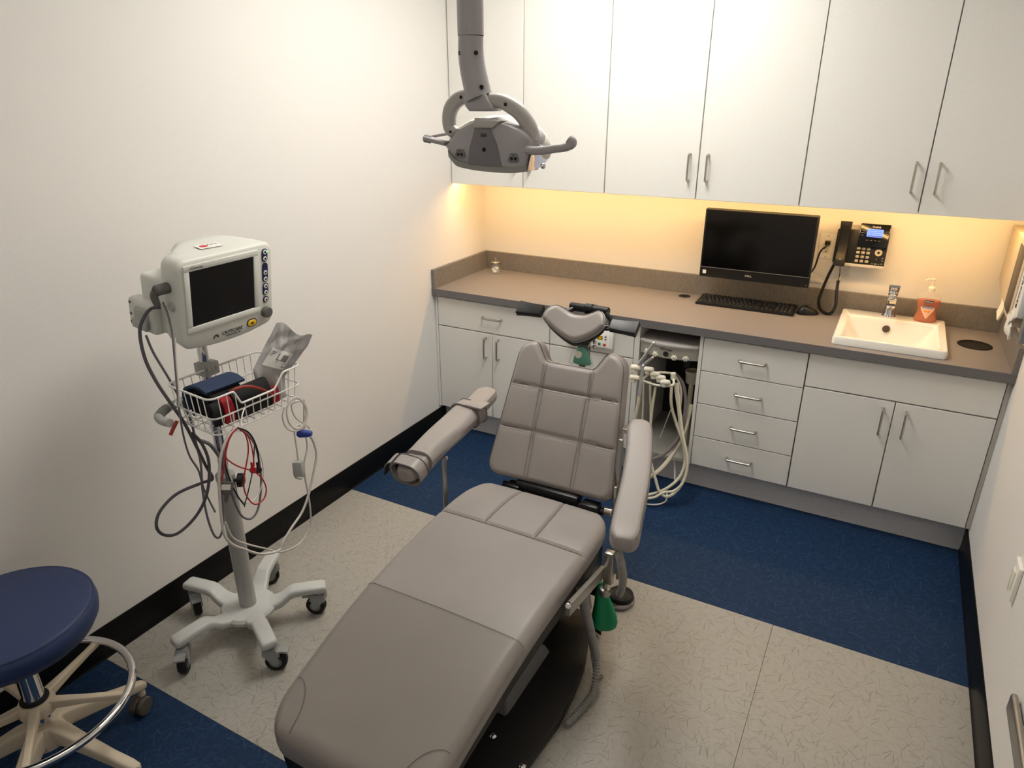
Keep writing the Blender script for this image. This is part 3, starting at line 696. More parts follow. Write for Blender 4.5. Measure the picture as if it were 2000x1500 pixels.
MB().prism(lip, .749, .764, None, .004).build('top_tray', 'lamp_white', du)
def on_head(x, z, off=.001):
    y = bow(x)+.012*(.748-z)/.06; d = .068*(x-1.35)/.145**2; n_ = V((d, -1, -.2)).normalized(); x_ = V((1, d, 0)).normalized()
    return frame(V((x, y, z))+n_*off, x_, n_.cross(x_), n_)
for x, z in ((1.253, .709), (1.296, .705), (1.386, .703), (1.437, .704)):
    T_ = on_head(x, z); k_ = MB()
    k_.prism([((.0125+.0025*math.cos(6*a))*math.cos(a), (.0125+.0025*math.cos(6*a))*math.sin(a)) for a in [2*PI*i/48 for i in range(48)]], .003, .015, T_, .002)
    k_.lathe([(.006, 0), (.006, .004)], T=T_); k_ = k_.build('knob', 'cream_plastic', du)
    MB().lathe([(.0085, .015), (.0085, .017), (0, .0175)], T=T_).build('knob_cap', 'white_label', k_)
T_ = on_head(1.345, .712)
MB().lathe([(.0135, 0), (.0135, .003), (.0115, .0035)], T=T_).build('gauge_bezel', 'ink', du)
MB().lathe([(.0115, .0022), (0, .0022)], T=T_).build('gauge_dial', 'white_label', du)
MB().box((.001, .002, .003), (.013, .0014, .0006), 0, T=T_ @ M.Rotation(R(35), 4, 'Z')).build('gauge_needle', 'ink', du)
MB().text('DCI edge', .0155, on_head(1.345, .736, .0008), .0004, shear=.25).build('brand_lettering', 'ink', du)
MB().bx(1.40, 1.43, -.45, -.40, .60, .688, .005).build('junction_post', 'dispenser_dark', du)
cupx = at(1352, 737, y=-.42)
cu = MB().lathe([(.0, 0), (.026, 0), (.030, .006), (.033, .05), (.036, .054), (.036, .066), (.033, .066), (.031, .058), (0, .056)], cupx-V((0, 0, .03)))
cu.cyl(cupx-V((0, 0, .03)), V((cupx.x-.005, -.42, ZTK+.02)), .012)
tag(cu.build('drain_pipe', 'hose_cream', loc=(cupx.x, -.42, ZTK+.018)), 'cream drain funnel and pipe standing in the right of the open bay', 'drain pipe')

# handpiece holder bar with holders, handpieces and tubing
hb = thing('handpiece_rack', 'white handpiece holder arm with clips in front of the open bay', 'handpiece rack', (1.33, -.62, .60))
MB().tube([at(1313, 738, y=-.60), at(1316, 745, y=-.62), at(1314, 752, y=-.64), at(1303, 754, y=-.66), at(1280, 752, y=-.67), at(1262, 746, y=-.68), at(1240, 738, y=-.69)], .006, 10).build('bar', 'cream_plastic', hb)
MB().cyl(at(1315, 728, y=-.60), at(1315, 742, y=-.60), .013, bev=.003).build('pivot', 'cream_plastic', hb)
for qx, qy, yy in ((1300, 747, -.668), (1291, 738, -.655), (1280, 731, -.65), (1268, 722, -.645), (1242, 718, -.70), (1240, 738, -.71)):
    c_ = at(qx, qy, y=yy); k_ = MB()
    k_.cyl(c_+V((-.024, .004, -.004)), c_+V((.022, -.004, .004)), .015, .013, 18, .005)
    k_.bx(c_.x-.018, c_.x+.004, c_.y-.012, c_.y+.012, c_.z-.024, c_.z-.006, .004); k_.build('holder', 'cream_plastic', hb)
def handpiece(a, b, lab):
    a, b = V(a), V(b); d = (b-a); L = d.length; t = MB()
    t.lathe([(.0085, 0), (.0095, L*.1), (.0065, L*.3), (.0075, L*.55), (.0055, L*.85), (.0065, L*.9), (.0065, L*.98), (.003, L)], a, d, 16)
    return tag(t.build('handpiece', 'handpiece_metal', loc=tuple(a)), lab, 'handpiece', 'handpieces on the rack')
h1a, h1b = at(1247, 712, y=-.70), at(1278, 668, y=-.71)
handpiece(h1a, h1b, 'silver handpiece tilted up to the right, topmost on the holder arm')
handpiece(at(1245, 722, y=-.69), at(1276, 697, y=-.70), 'silver handpiece lying below the topmost one, aimed at the knobs')
handpiece(at(1249, 772, y=-.745), at(1256, 712, y=-.735), 'silver handpiece hanging upright from its cream hose')
# clearance in depth that keeps each hose off its neighbours
HOSE_DY = {
    'cream hose dropping from the second lowest clip': 0.006,
    'cream hose loop reaching lowest to the floor': -0.03,
    'cream hose loop farthest to the right in the bay': -0.054,
    'cream hose arching over the holder clips': 0.03,
    'mauve grey suction hose curving behind the right armrest': 0.042,
    'thick cream suction hose sweeping down from the drain funnel': 0.018,
}
def hose(name, m, pts, r, lab, group='hoses below the delivery unit', n=8):
    dy = HOSE_DY.get(lab, 0); P = [at(a, b, y=c+dy) for a, b, c in pts]; mb = MB().tube(P, r, n)
    lowest = min(P, key=lambda p: p.z); return tag(mb.build(name, m, loc=tuple(lowest)), lab, 'hose', group)
hose('hose', 'hose_cream', [(1249, 773, -.745), (1246, 792, -.748), (1241, 815, -.75), (1236, 850, -.755)], .0085, 'short cream hose hanging from the upright silver handpiece')
hose('hose', 'hose_cream', [(1280, 757, -.66), (1275, 790, -.665), (1272, 815, -.67), (1268, 860, -.70), (1262, 920, -.76)], .0065, 'cream hose dropping straight from the lowest clip')
hose('hose', 'hose_cream', [(1270, 745, -.65), (1270, 775, -.655), (1271, 800, -.66), (1270, 850, -.68), (1266, 920, -.74)], .0060, 'cream hose dropping from the second lowest clip')
hose('hose', 'hose_cream', [(1257, 745, -.65), (1256, 790, -.66), (1254, 830, -.67)], .0045, 'thin cream hose hanging nearest the chair back')
hose('hose', 'hose_cream', [(1312, 750, -.58), (1311, 789, -.60), (1321, 827, -.61), (1333, 862, -.63), (1338, 900, -.65), (1327, 932, -.69), (1300, 955, -.74), (1268, 966, -.77), (1240, 966, -.78)], .0075, 'cream hose loop hanging leftmost behind the grey hose')
hose('hose', 'hose_cream', [(1318, 748, -.58), (1324, 790, -.60), (1331, 845, -.61), (1341, 890, -.64), (1340, 926, -.66), (1325, 955, -.70), (1304, 970, -.73), (1288, 960, -.74), (1280, 935, -.73), (1270, 900, -.72)], .0075, 'cream hose loop reaching lowest to the floor')
hose('hose', 'hose_cream', [(1323, 748, -.57), (1328, 800, -.59), (1334, 850, -.62), (1343, 900, -.65), (1336, 938, -.68), (1318, 958, -.71), (1296, 962, -.74), (1276, 972, -.765), (1245, 974, -.78)], .0065, 'cream hose loop farthest to the right in the bay')
hose('hose', 'hose_cream', [(1257, 740, -.66), (1265, 733, -.66), (1275, 729, -.65), (1300, 728, -.62), (1318, 734, -.60), (1330, 762, -.59), (1328, 800, -.60), (1326, 832, -.60)], .0060, 'cream hose arching over the holder clips')
hose('hose', 'hose_grey', [(1316, 728, -.58), (1333, 748, -.59), (1339, 785, -.60), (1333, 832, -.63), (1321, 861, -.66), (1302, 883, -.69), (1282, 894, -.72), (1262, 900, -.74)], .0085, 'mauve grey suction hose curving behind the right armrest')
hose('hose', 'hose_cream', [(1350, 790, -.52), (1345, 812, -.55), (1335, 845, -.60), (1318, 880, -.64), (1298, 908, -.69), (1278, 926, -.73), (1262, 935, -.75)], .0110, 'thick cream suction hose sweeping down from the drain funnel')
hose('hose', 'cable_white', [(1310, 800, -.45), (1298, 832, -.46), (1289, 855, -.46)], .0025, 'thin white line strung inside the open bay')
hose('hose', 'cable_white', [(1316, 890, -.60), (1318, 915, -.62), (1318, 942, -.66)], .0035, 'thin white line hanging over the toe kick')
fp = [at(1302, 972, z=.006), at(1300, 979, z=.006), at(1290, 984, z=.006), at(1277, 986, z=.006), at(1262, 984, z=.006), at(1240, 975, z=.006)]
tag(MB().tube([at(1303, 962, z=.02)]+fp, .004, 6).build('hose', 'cable_white', loc=tuple(fp[2])), 'thin white line lying on the blue floor beside the chair', 'hose', 'hoses below the delivery unit')
# ------------------------------------------------------------------ treatment chair
CH = M.Translation((1.236, -2.0, 0)) @ M.Rotation(R(-.3), 4, 'Z')
ch = thing('treatment_chair', 'taupe upholstered dental treatment chair standing in the middle of the room', 'dental chair', (1.239, -2.0, 0), R(-.3))
ZP = [(-.86, .328), (-.83, .340), (-.72, .376), (-.6, .411), (-.48, .441), (-.36, .464), (-.24, .480), (-.1, .490), (.045, .496), (.18, .497), (.27, .490), (.308, .481), (.335, .462)]
WP = [(-.85, .258), (-.6, .269), (-.36, .277), (.045, .285), (.2, .279), (.335, .250)]
def spl(tab, x):
    xs = [a for a, b in tab]; i = max(0, min(len(xs)-2, sum(1 for a in xs if a <= x)-1))
    p = [tab[max(0, min(len(tab)-1, i+k))] for k in (-1, 0, 1, 2)]; t = (x-p[1][0])/(p[2][0]-p[1][0]); t = max(0, min(1, t))
    y0, y1, y2, y3 = (q[1] for q in p); return .5*(2*y1+(y2-y0)*t+(2*y0-5*y1+4*y2-y3)*t*t+(3*y1-y0-3*y2+y3)*t**3)
YF, YR = -.832, .325
def half(y):
    w_ = spl(WP, y); d = y-YF; r = .10
    if d < r: w_ -= .075*(1-math.sqrt(max(0, 1-((r-d)/r)**2)))
    d = YR-y; r = .07
    if d < r: w_ -= .055*(1-math.sqrt(max(0, 1-((r-d)/r)**2)))
    return w_
def seat_top(x, y, lift=0):
    z = spl(ZP, y); w_ = half(y); u = x/spl(WP, y)
    e = .034; d = min(w_-abs(x), (y-YF)*1.0+.001, (YR-y)+.001)
    if d < e: z -= e*(1-math.sqrt(max(0, 1-((e-d)/e)**2)))
    z += .006*(1-u*u)
    if y > -.02:
        g1 = math.exp(-((y-.045)/.007)**2)*.007*(1-sstep(.93, 1, abs(u)))
        g2 = max(math.exp(-((u-s_*.337)/.020)**2) for s_ in (-1, 1))*.007*sstep(.03, .06, y)*(1-sstep(.28, .32, y)); z -= max(g1, g2)
        pw = .004*sstep(.05, .1, y)*(1-sstep(.27, .31, y))*abs(math.cos(PI*u/.674)) ; z += pw
    return z+lift
US = sorted(set([round(math.copysign(1-(1-abs(2*k/60-1))**1.6, 2*k/60-1), 5) for k in range(61)]+[s*(.337+d) for s in (-1, 1) for d in (-.036, -.026, -.018, -.011, -.005, 0, .005, .011, .018, .026, .036)]))
ys = [YF+.0005]+[YF+(1-math.cos(PI/2*k/8))*.06 for k in range(1, 9)]+[YF+.06+k*(YR-.05-YF-.06)/110 for k in range(1, 110)]+[YR-.05+math.sin(PI/2*k/8)*.0495 for k in range(0, 9)]
ys = sorted(set(ys+[.045+d for d in (-.016, -.012, -.009, -.0065, -.004, -.002, 0, .002, .004, .0065, .009, .012, .016)]))
def seat_rings(thick, y_list, lift=0, grow=0, n=60):
    rg = []
    for y in y_list:
        w_ = half(y)+grow; zt = spl(ZP, y); ring = []
        for u_ in US:
            W0 = spl(WP, y)+grow; x = u_*W0 if abs(u_) < .7 else math.copysign(.7*W0+(w_-.7*W0)*(abs(u_)-.7)/.3, u_); ring.append((x, y, seat_top(max(-w_+1e-4, min(w_-1e-4, x)), y)+lift))
        zb_ = zt-thick
        e = min(1, (y-YF)/.05, (YR-y)/.05)*.016
        ring += [(w_, y, zt-thick*.75), (w_-.006, y, zb_+.004), (w_-.014, y, zb_), (0, y, zb_), (-w_+.014, y, zb_), (-w_+.006, y, zb_+.004), (-w_, y, zt-thick*.75)]
        rg.append([V(p) for p in ring])
    return rg
seat = MB(CH).loft(seat_rings(.075, ys)).build('seat_cushion', 'leather', ch, sm=50)
def seam_tube(pts, r=.0016): return MB(CH).tube(pts, r, 6, res=4)
sd = .0006
s_ = MB(CH)
for u0_ in (-.337, .337): s_.tube([(u0_*spl(WP, y), y, seat_top(u0_*spl(WP, y), y)+sd) for y in [.05+k*.0065 for k in range(39)]], .0011, 5, res=1)
s_.tube([(x, .045, seat_top(x, .045)+sd) for x in [-.268+k*.0067 for k in range(81)]], .0011, 5, res=1)
s_.build('seam', 'leather_seam', seat)
def dashes(pf, n, wd=.0008, ln=.0032, fill=.62):
    """row of stitches along pf(0..1)"""
    mb = MB(CH)
    for k in range(n):
        a, b = V(pf((k+.5-fill/2)/n)), V(pf((k+.5+fill/2)/n)); mb.tube([a, b], wd, 4, smooth=False)
    return mb
st = dashes(lambda t: (-.27+.54*t, .036, seat_top(-.27+.54*t, .036)+.0006), 90)
st.build('stitching', 'leather_seam', seat)
# clear protective film over the foot half
fys = [y for y in ys if y < -.362]+[-.362]
def film_pt(y, q):
    w_ = half(y); x = w_*math.copysign(1-(1-abs(2*q-1))**1.6, 2*q-1)
    return V((x*1.004, y-.0015, seat_top(max(-w_+1e-4, min(w_-1e-4, x)), y)+.0022))
fm = MB(CH); nn = 48; vs = [film_pt(y, k/nn) for y in fys for k in range(nn+1)]
fm.add(vs, [(j*(nn+1)+i, j*(nn+1)+i+1, (j+1)*(nn+1)+i+1, (j+1)*(nn+1)+i) for j in range(len(fys)-1) for i in range(nn)])
fo = fm.build('foot_film', 'film', ch); fo['label'] = 'clear plastic film over the foot end'
MB(CH).tube([film_pt(-.362, k/30)+V((0, 0, .0004)) for k in range(1, 30)], .0009, 5, res=1).build('film_edge', 'leather_seam', fo)
for sx in (-1, 1):
    pts = []
    for k in range(11):
        a = PI/2*k/10; x = sx*(.245-.085*math.cos(a)**.8*1.0); y = YF+.015+.12*math.sin(a)**.8
        x = sx*(.165+.085*(1-math.cos(a))); y = YF+.012+.125*math.sin(a) if True else y
        pts.append(V((x, y, seat_top(x, y)+.003)))
    MB(CH).tube(pts, .0009, 5, res=2).build('corner_seam', 'leather_seam', fo)
# black shell and side rails under the cushion
rg = []
for y in [-.83+k*(1.14)/40 for k in range(41)]:
    w_ = half(y)-.016; zt = spl(ZP, y)-.074; th = interp([(-.83, .045), (-.3, .07), (.3, .075)], y)
    rg.append([V(p) for p in ((-w_, y, zt), (w_, y, zt), (w_+.004, y, zt-.012), (w_-.004, y, zt-th), (w_-.03, y, zt-th-.004), (-w_+.03, y, zt-th-.004), (-w_+.004, y, zt-th), (-w_-.004, y, zt-.012))])
MB(CH).loft(rg).build('seat_frame', 'chair_black', ch, sm=30)

def cushion(T, half_, top, bot, thick, re, disp, curve, nu=56, nv=60):
    """padded panel from an outline: rounded rim, quilting from disp, bent by curve"""
    us = [-math.cos(PI*i/nu) for i in range(nu+1)]; us = [.55*u+.45*(2*i/nu-1) for i, u in enumerate(us)]
    vsq = [.5-.5*math.cos(PI*j/nv) for j in range(nv+1)]; vsq = [.5*v+.5*j/nv for j, v in enumerate(vsq)]
    g_ = np.zeros((nv+1, nu+1, 2))
    for j, v in enumerate(vsq):
        for i, u in enumerate(us):
            h = bot(u)+(top(u)-bot(u))*v; g_[j, i] = (u*half_(h), h)
    ol = np.concatenate([g_[0, :], g_[:, -1], g_[-1, ::-1], g_[::-1, 0]]); A = ol; B = np.roll(ol, -1, 0); AB = B-A; L2 = (AB**2).sum(1)+1e-12
    P = g_.reshape(-1, 2); t = np.clip(((P[:, None]-A[None])*AB[None]).sum(2)/L2, 0, 1); D = np.sqrt((((A[None]+t[..., None]*AB[None])-P[:, None])**2).sum(2)).min(1)
    fr_, bk_ = [], []
    for (x, h), d in zip(P, D):
        e = max(0, re-d); n_ = -re+math.sqrt(max(0, re*re-e*e)); n_ += disp(x, h)*sstep(0, re, d); c_ = curve(x, h)
        fr_.append(V((x, -(n_+c_), h))); q = 1-.03*(1 if d < 1e-6 else 0); bk_.append(V((x, thick-c_, h)))
    n1 = nu+1; F = []; nvt = len(fr_)
    for j in range(nv):
        for i in range(nu):
            a = j*n1+i; F.append((a, a+1, a+1+n1, a+n1)); F.append((nvt+a, nvt+a+n1, nvt+a+1+n1, nvt+a+1))
    rim = [i for i in range(n1)]+[j*n1+nu for j in range(1, nv+1)]+[nv*n1+i for i in range(nu-1, -1, -1)]+[j*n1 for j in range(nv-1, 0, -1)]
    for a, b in zip(rim, rim[1:]+rim[:1]): F.append((a, nvt+a, nvt+b, b))
    return MB(T).add(fr_+bk_, F), [fr_[i] for i in rim]

# backrest
TB = M.Translation((1.2269, -1.6274, .52)) @ M.Rotation(R(1.5), 4, 'Z') @ M.Rotation(R(-22.9), 4, 'X')
bh = lambda h: interp([(-.03, .259), (.1665, .242), (.3357, .2255), (.4636, .2125), (.52, .2095)], h)
def btop(u):
    u = abs(u); t = .440+.068*sstep(.42, .70, u)
    if u > .72: t -= .058*(1-math.sqrt(max(0, 1-((u-.72)/.28)**2)))
    return t
def bbot(u):
    u = abs(u); t = -.028
    if u > .80: t += .050*(1-math.sqrt(max(0, 1-((u-.80)/.20)**2)))
    return t
WS, H1, H2 = .0945, .3357, .1665
def bdisp(x, h):
    g_ = max([math.exp(-((h-a)/.006)**2) for a in (H1, H2)]+[math.exp(-((abs(x)-WS)/.006)**2)*(.75)])*.008
    ph_ = abs(math.sin(PI*(h-H2)/(H1-H2))) if H2 <= h <= H1 else abs(math.sin(PI/2*min(1, (H2-h)/.1))) if h < H2 else abs(math.sin(PI/2*min(1, (h-H1)/.08)))
    px_ = abs(math.cos(PI*x/(2*WS))) if abs(x) < WS else abs(math.sin(PI/2*min(1, (abs(x)-WS)/.07)))
    return -g_*.9+.0062*math.sqrt(ph_*px_)
bcurve = lambda x, h: .05*x*x/.04*.25
bm_, rim = cushion(TB, bh, btop, bbot, .070, .022, bdisp, bcurve, 72, 84)
back = bm_.build('backrest', 'leather', ch, sm=50)
def bp_(x, h, off=.0012):
    return V((x, -(bdisp(x, h)+bcurve(x, h))-off, h))
s_ = MB(TB)
for h in (H1, H2): s_.tube([bp_(-.21+.42*k/30*(bh(h)-.02)/.21 if False else (bh(h)-.012)*(2*k/30-1), h) for k in range(31)], .0011, 5, res=1)
for x in (-WS, WS): s_.tube([bp_(x, -.015+.445*k/30) for k in range(31)], .0010, 5, res=1)
s_.build('seam', 'leather_seam', back)
st = MB(TB)
def row(pf, n):
    for k in range(n): st.tube([pf((k+.2)/n), pf((k+.8)/n)], .0008, 4, smooth=False)
for h in (H1, H2): row(lambda t: bp_((bh(h)-.012)*(2*t-1), h-.008), 76)
for x in (-WS, WS):
    for o_ in (-.007, .007): row(lambda t: bp_(x+o_, -.012+.44*t), 74)
st.build('stitching', 'leather_seam', back)
MB(TB).tube([V((p.x*.985, p.y-.0015, (p.z-.2)*.985+.2)) + V((0, -.012, 0)) for p in rim[::2]], .0016, 6, closed=True, res=1).build('piping', 'leather_seam', back)
bs = MB(TB); bs.prism([(x*.9, h) for x, h in ((-.22, .02), (.22, .02), (.19, .40), (-.19, .40))], .069, .092, frame((0, 0, 0), (1, 0, 0), (0, 0, 1), (0, 1, 0)), .01); bs.build('back_shell', 'chair_black', back)
# hinge between seat and backrest
hg = MB(CH); hg.box((-.01, .375, .475), (.26, .06, .035), .008); hg.box((.17, .355, .455), (.07, .05, .06), .008); hg.box((-.15, .36, .45), (.06, .05, .05), .008)
hg.cyl((-.20, .365, .455), (.22, .365, .455), .014); hg.box((0, .33, .40), (.34, .16, .08), .01)
hg.build('back_hinge', 'black_plastic', ch)
MB(CH).cyl((.218, .366, .462), (.250, .366, .462), .016, n=18, bev=.003).build('hinge_pin', 'steel', ch)
MB(CH).bx(.243, .256, .38, .42, .47, .56, .003).build('hinge_plate', 'steel', ch)

# headrest
TH = M.Translation((1.211, -1.390, 1.064)) @ M.Rotation(R(1.5), 4, 'Z') @ M.Rotation(R(-32), 4, 'X')
hx = .124
def htop(u):
    a = abs(u); t = .040+.022*sstep(.1, .72, a)
    if a > .62: t -= .060*(1-math.sqrt(max(0, 1-((a-.62)/.38)**2)))
    return t
def hbot(u):
    a = abs(u); t = -.068+.060*a**1.5
    if a > .8: t += .012*(1-math.sqrt(max(0, 1-((a-.8)/.2)**2)))
    return t
hcurve = lambda x, h: .048*(x/hx)**2
hm_, hrim = cushion(TH, lambda h: hx, htop, hbot, .028, .02, lambda x, h: .004, hcurve, 48, 36)
hr = hm_.build('headrest', 'leather', ch, sm=50)
MB(TH).tube([V((p.x*.97, p.y-.010, p.z*.97)) for p in hrim[::2]], .0014, 6, closed=True, res=1).build('piping', 'leather_seam', hr)
hb_, _ = cushion(TH @ M.Translation((0, .0285, 0)), lambda h: hx*.96, lambda u: htop(u)*.95, lambda u: hbot(u)*1.02-.006, .016, .004, lambda x, h: 0, lambda x, h: .046*(x/hx)**2, 32, 20)
hb_.build('headrest_shell', 'black_plastic', hr)
hd = MB()
c0 = V((1.222, -1.290, 1.098))
hd.cyl(c0+V((-.078, 0, 0)), c0+V((.082, .002, 0)), .0165, n=24, bev=.004); hd.cyl(c0+V((-.014, 0, 0)), c0+V((.018, 0, 0)), .0205, n=24, bev=.003)
hd.box(c0+V((.002, .03, -.01)), (.032, .05, .03), .006); hd.tube([c0+V((.002, .045, -.012)), c0+V((.0, .035, -.08)), V((1.215, -1.300, .93)), V((1.213, -1.315, .86))], .014, 10)
hd.bx(1.192, 1.238, -1.318, -1.290, .875, 1.05, .005); hd.bx(1.185, 1.265, -1.345, -1.29, 1.03, 1.075, .006)
hd.tube([c0+V((-.055, 0, -.002)), c0+V((-.075, -.03, -.012)), V((1.105, -1.36, 1.072))], .010, 8)
hd.build('headrest_mount', 'black_plastic', ch)
kb_ = MB(); kb_.tube([V((1.312, -1.345, 1.108)), V((1.335, -1.35, 1.088)), V((1.338, -1.36, 1.070)), V((1.318, -1.362, 1.058)), V((1.30, -1.36, 1.052))], .009, 8)
kb_.cyl((1.30, -1.365, 1.056), (1.335, -1.372, 1.062), .011); kb_.build('headrest_bracket', 'chair_black', ch)
MB().cyl((1.325, -1.375, 1.064), (1.350, -1.378, 1.070), .007).build('headrest_pin', 'chrome', ch)
def paddle(c, sx, nm):
    T_ = frame(c, V((1, .02, .0)).normalized(), V((0, .78, .62)), V((1, .02, 0)).normalized().cross(V((0, .78, .62)))); mb = MB(T_); rg = []
    for k in range(9):
        q = k/8; x = sx*(.004+.100*q); h_ = .030+.008*q; t_ = .020-.004*math.sin(PI*q)
        rg.append([V((x, p[0], p[1]-.010*math.sin(PI*q)*0)) for p in rrect(h_*1.55, t_*1.35, .005, 3)])
    return mb.loft(rg).build(nm, 'black_plastic', ch)
paddle(V((1.070, -1.375, 1.088)), -1, 'headrest_paddle'); paddle(V((1.345, -1.380, 1.076)), 1, 'headrest_paddle')

# right armrest
def pad_loft(path, widths, hts, r, name, parent, m='leather', seg=24, cap=.05):
    P = spline([V(p) for p in path], seg); n = len(P); rg = []; Ls = [0]
    for a, b in zip(P, P[1:]): Ls.append(Ls[-1]+(b-a).length)
    L = Ls[-1]
    for i, p in enumerate(P):
        q = Ls[i]/L; t = (P[min(i+1, n-1)]-P[max(i-1, 0)]).normalized(); sd_ = t.cross(V((0, 0, 1))).normalized(); up = sd_.cross(t)
        w_ = interp(widths, q); h_ = interp(hts, q); d = min(Ls[i], L-Ls[i])
        e = max(.02, d/cap if d < cap else 1); e = math.sqrt(max(0, 1-(1-e)**2)) if e < 1 else 1
        w2 = max(.012, w_*(.45+.55*e)); h2 = h_*(.7+.3*e)
        rg.append([p+sd_*a+up*b for a, b in rrect(w2, h2, min(r, w2*.49, h2*.49), 5)])
    return MB().loft(rg).build(name, m, parent, sm=60), rg
ra = [at(1217, 1066, z=.668), at(1226, 1015, z=.682), at(1240, 950, z=.705), at(1248, 885, z=.742), at(1249, 828, z=.785)]
arm, rg = pad_loft(ra, [(0, .088), (.5, .090), (1, .086)], [(0, .064), (1, .058)], .015, 'armrest', ch)
MB().tube([r_[2] for r_ in rg[2:-2]], .0022, 5, res=1).build('piping', 'leather_seam', arm)
MB().tube([r_[9]+V((0, 0, .0004)) for r_ in rg[2:-2]], .0022, 5, res=1).build('piping', 'leather_seam', arm)
# bracket of the right armrest
br = MB(); B0 = V((1.575, -2.02, .62))
bz = lambda px, py, x=1.56: at(px, py, x=x)
p_ = [bz(1112, 1190), bz(1177, 1118)]
d_ = (p_[1]-p_[0]).normalized(); up_ = V((0, -d_.z, d_.y)) if True else 0
Tq = frame(p_[0], d_, d_.cross(V((1, 0, 0))) , V((1, 0, 0)))
br.prism([(-.012, -.024), ((p_[1]-p_[0]).length, -.024), ((p_[1]-p_[0]).length, .016), (-.012, .016)], -.008, .008, Tq, .002)
br.build('arm_bar', 'dull_metal', ch)
cl = MB(); a_, b_ = bz(1197, 1080, 1.585), bz(1183, 1135, 1.575)
cl.box((a_+b_)/2, (.03, .028, (a_-b_).length+.02), .004); cl.box(a_+V((.022, .01, -.03)), (.012, .03, .13), .003); cl.build('arm_clamp', 'steel', ch)
kn = bz(1181, 1156, 1.57); MB().lathe([(.008, .04), (.008, .018), (.017, .015), (.020, .010), (.020, -.004), (.016, -.012), (0, -.013)], kn).build('clamp_knob', 'dull_metal', ch)
MB().cyl(bz(1112, 1180, 1.575), bz(1109, 1184, 1.61), .008, n=16, bev=.002).build('bar_screw', 'chrome', ch)
ac = MB(); ac.cyl(V((1.515, -1.56, .70)), V((1.49, -1.50, .76)), .013); ac.box((1.50, -1.535, .752), (.05, .04, .02), .004); ac.box((1.512, -1.53, .775), (.016, .016, .035), .003); ac.build('arm_pivot', 'steel', ch)
mbq = MB(); mbq.bx(1.478, 1.496, -1.60, -1.585, .44, .74, .003); mbq.build('side_bracket', 'dull_metal', ch)

# left armrest: pad, wrapped sleeve and two straps
lp = [at(790, 930, z=.672), at(832, 885, z=.684), at(880, 838, z=.694), at(925, 797, z=.70), at(955, 765, z=.705)]
larm, rg = pad_loft(lp, [(0, .085), (1, .098)], [(0, .055), (1, .052)], .02, 'armrest', ch)
MB().tube([r_[2]+V((0, 0, .0004)) for r_ in rg[60:-2]], .0014, 5, res=1).build('piping', 'leather_seam', larm)
MB().tube([r_[9]+V((0, 0, .0004)) for r_ in rg[60:-2]], .0014, 5, res=1).build('piping', 'leather_seam', larm)
P = spline([V(p) for p in lp], 24)
def sleeve(i0, i1, w0, w1, h0, h1, nm, m='leather', wob=.0, seed=1):
    random.seed(seed); rg = []; ph = [random.uniform(0, 6) for _ in range(4)]
    for i in range(i0, i1+1):
        q = (i-i0)/(i1-i0); t = (P[min(i+1, len(P)-1)]-P[max(i-1, 0)]).normalized(); s__ = t.cross(V((0, 0, 1))).normalized(); up = s__.cross(t)
        w_, h_ = w0+(w1-w0)*q, h0+(h1-h0)*q
        rg.append([P[i]+s__*(a*(1+wob*math.sin(9*q+ph[0]+k*.3)))+up*(b*(1+wob*math.cos(7*q+ph[1]+k*.4))) for k, (a, b) in enumerate(rrect(w_, h_, h_*.45, 6))])
    return MB().loft(rg).build(nm, m, larm, sm=60), rg
sleeve(16, 66, .106, .122, .080, .074, 'sleeve', 'leather', .035, 3)
def band(c, ax, w_, h_, wid, nm, th=.004, tail=None, gap=0):
    """flat strap wound round the arm: an oval ring of given width"""
    ax = V(ax).normalized(); sd_ = ax.cross(V((0, 0, 1))).normalized(); up = sd_.cross(ax); vs = []; o = rrect(w_, h_, min(w_, h_)*.42, 7); i_ = rrect(w_-2*th, h_-2*th, min(w_, h_)*.40, 7)
    rg = []
    for (a, b), (c_, d) in zip(o, i_):
        rg.append([c+sd_*a+up*b-ax*wid/2, c+sd_*a+up*b+ax*wid/2, c+sd_*c_+up*d+ax*wid/2, c+sd_*c_+up*d-ax*wid/2])
    k = MB().loft(rg, closed=True).build(nm, 'leather', larm, sm=50)
    e = MB()
    for s2 in (-1, 1): e.tube([c+sd_*a*1.01+up*b*1.01+ax*wid*.5*s2 for a, b in o], .0024, 6, closed=True, res=1)
    e.build('binding', 'leather_seam', k); return k, sd_, up, ax
axl = (P[70]-P[60]).normalized()
c1_ = P[66]+V((.002, 0, .0)); b1, sd1, up1, ax1 = band(c1_, axl+V((.16, .0, 0)), .134, .086, .052, 'strap')
Tt = frame(c1_+sd1*.030+up1*.046, ax1, sd1, up1)
MB().prism(rrect(.062, .078, .006, 3), -.002, .006, Tt @ M.Translation((0, .012, 0)), .002).build('strap_end', 'leather', b1)
c2_ = P[8]+V((-.004, -.01, -.002)); b2, sd2, up2, ax2 = band(c2_, (P[14]-P[2]).normalized()+V((.1, 0, .15)), .118, .088, .050, 'strap')
cp_ = MB(); cp_.loft([[c2_-ax2*d+sd2*a*s3+up2*b*s3 for a, b in rrect(.100, .070, .03, 6)] for d, s3 in ((.008, .99), (-.02, .99))]); cp_.build('sleeve_end', 'leather_inner', larm)
tl = MB(); rg = []
for k in range(15):
    q = k/14; ang = q*2.2; p_ = c2_+sd2*(-.050-.045*math.sin(ang*.62))+up2*(.040-.065*(q**1.6)); rg.append([p_+ax2*.025, p_+ax2*-.025, p_+ax2*-.025+V((0, 0, -.004)), p_+ax2*.025+V((0, 0, -.004))])
tl.loft(rg).build('strap_tail', 'leather', b2)
MB().loft([[p+up2*-.0035+sd2*.002 for p in r_] for r_ in rg[5:]]).build('hook_tape', 'leather_inner', b2)
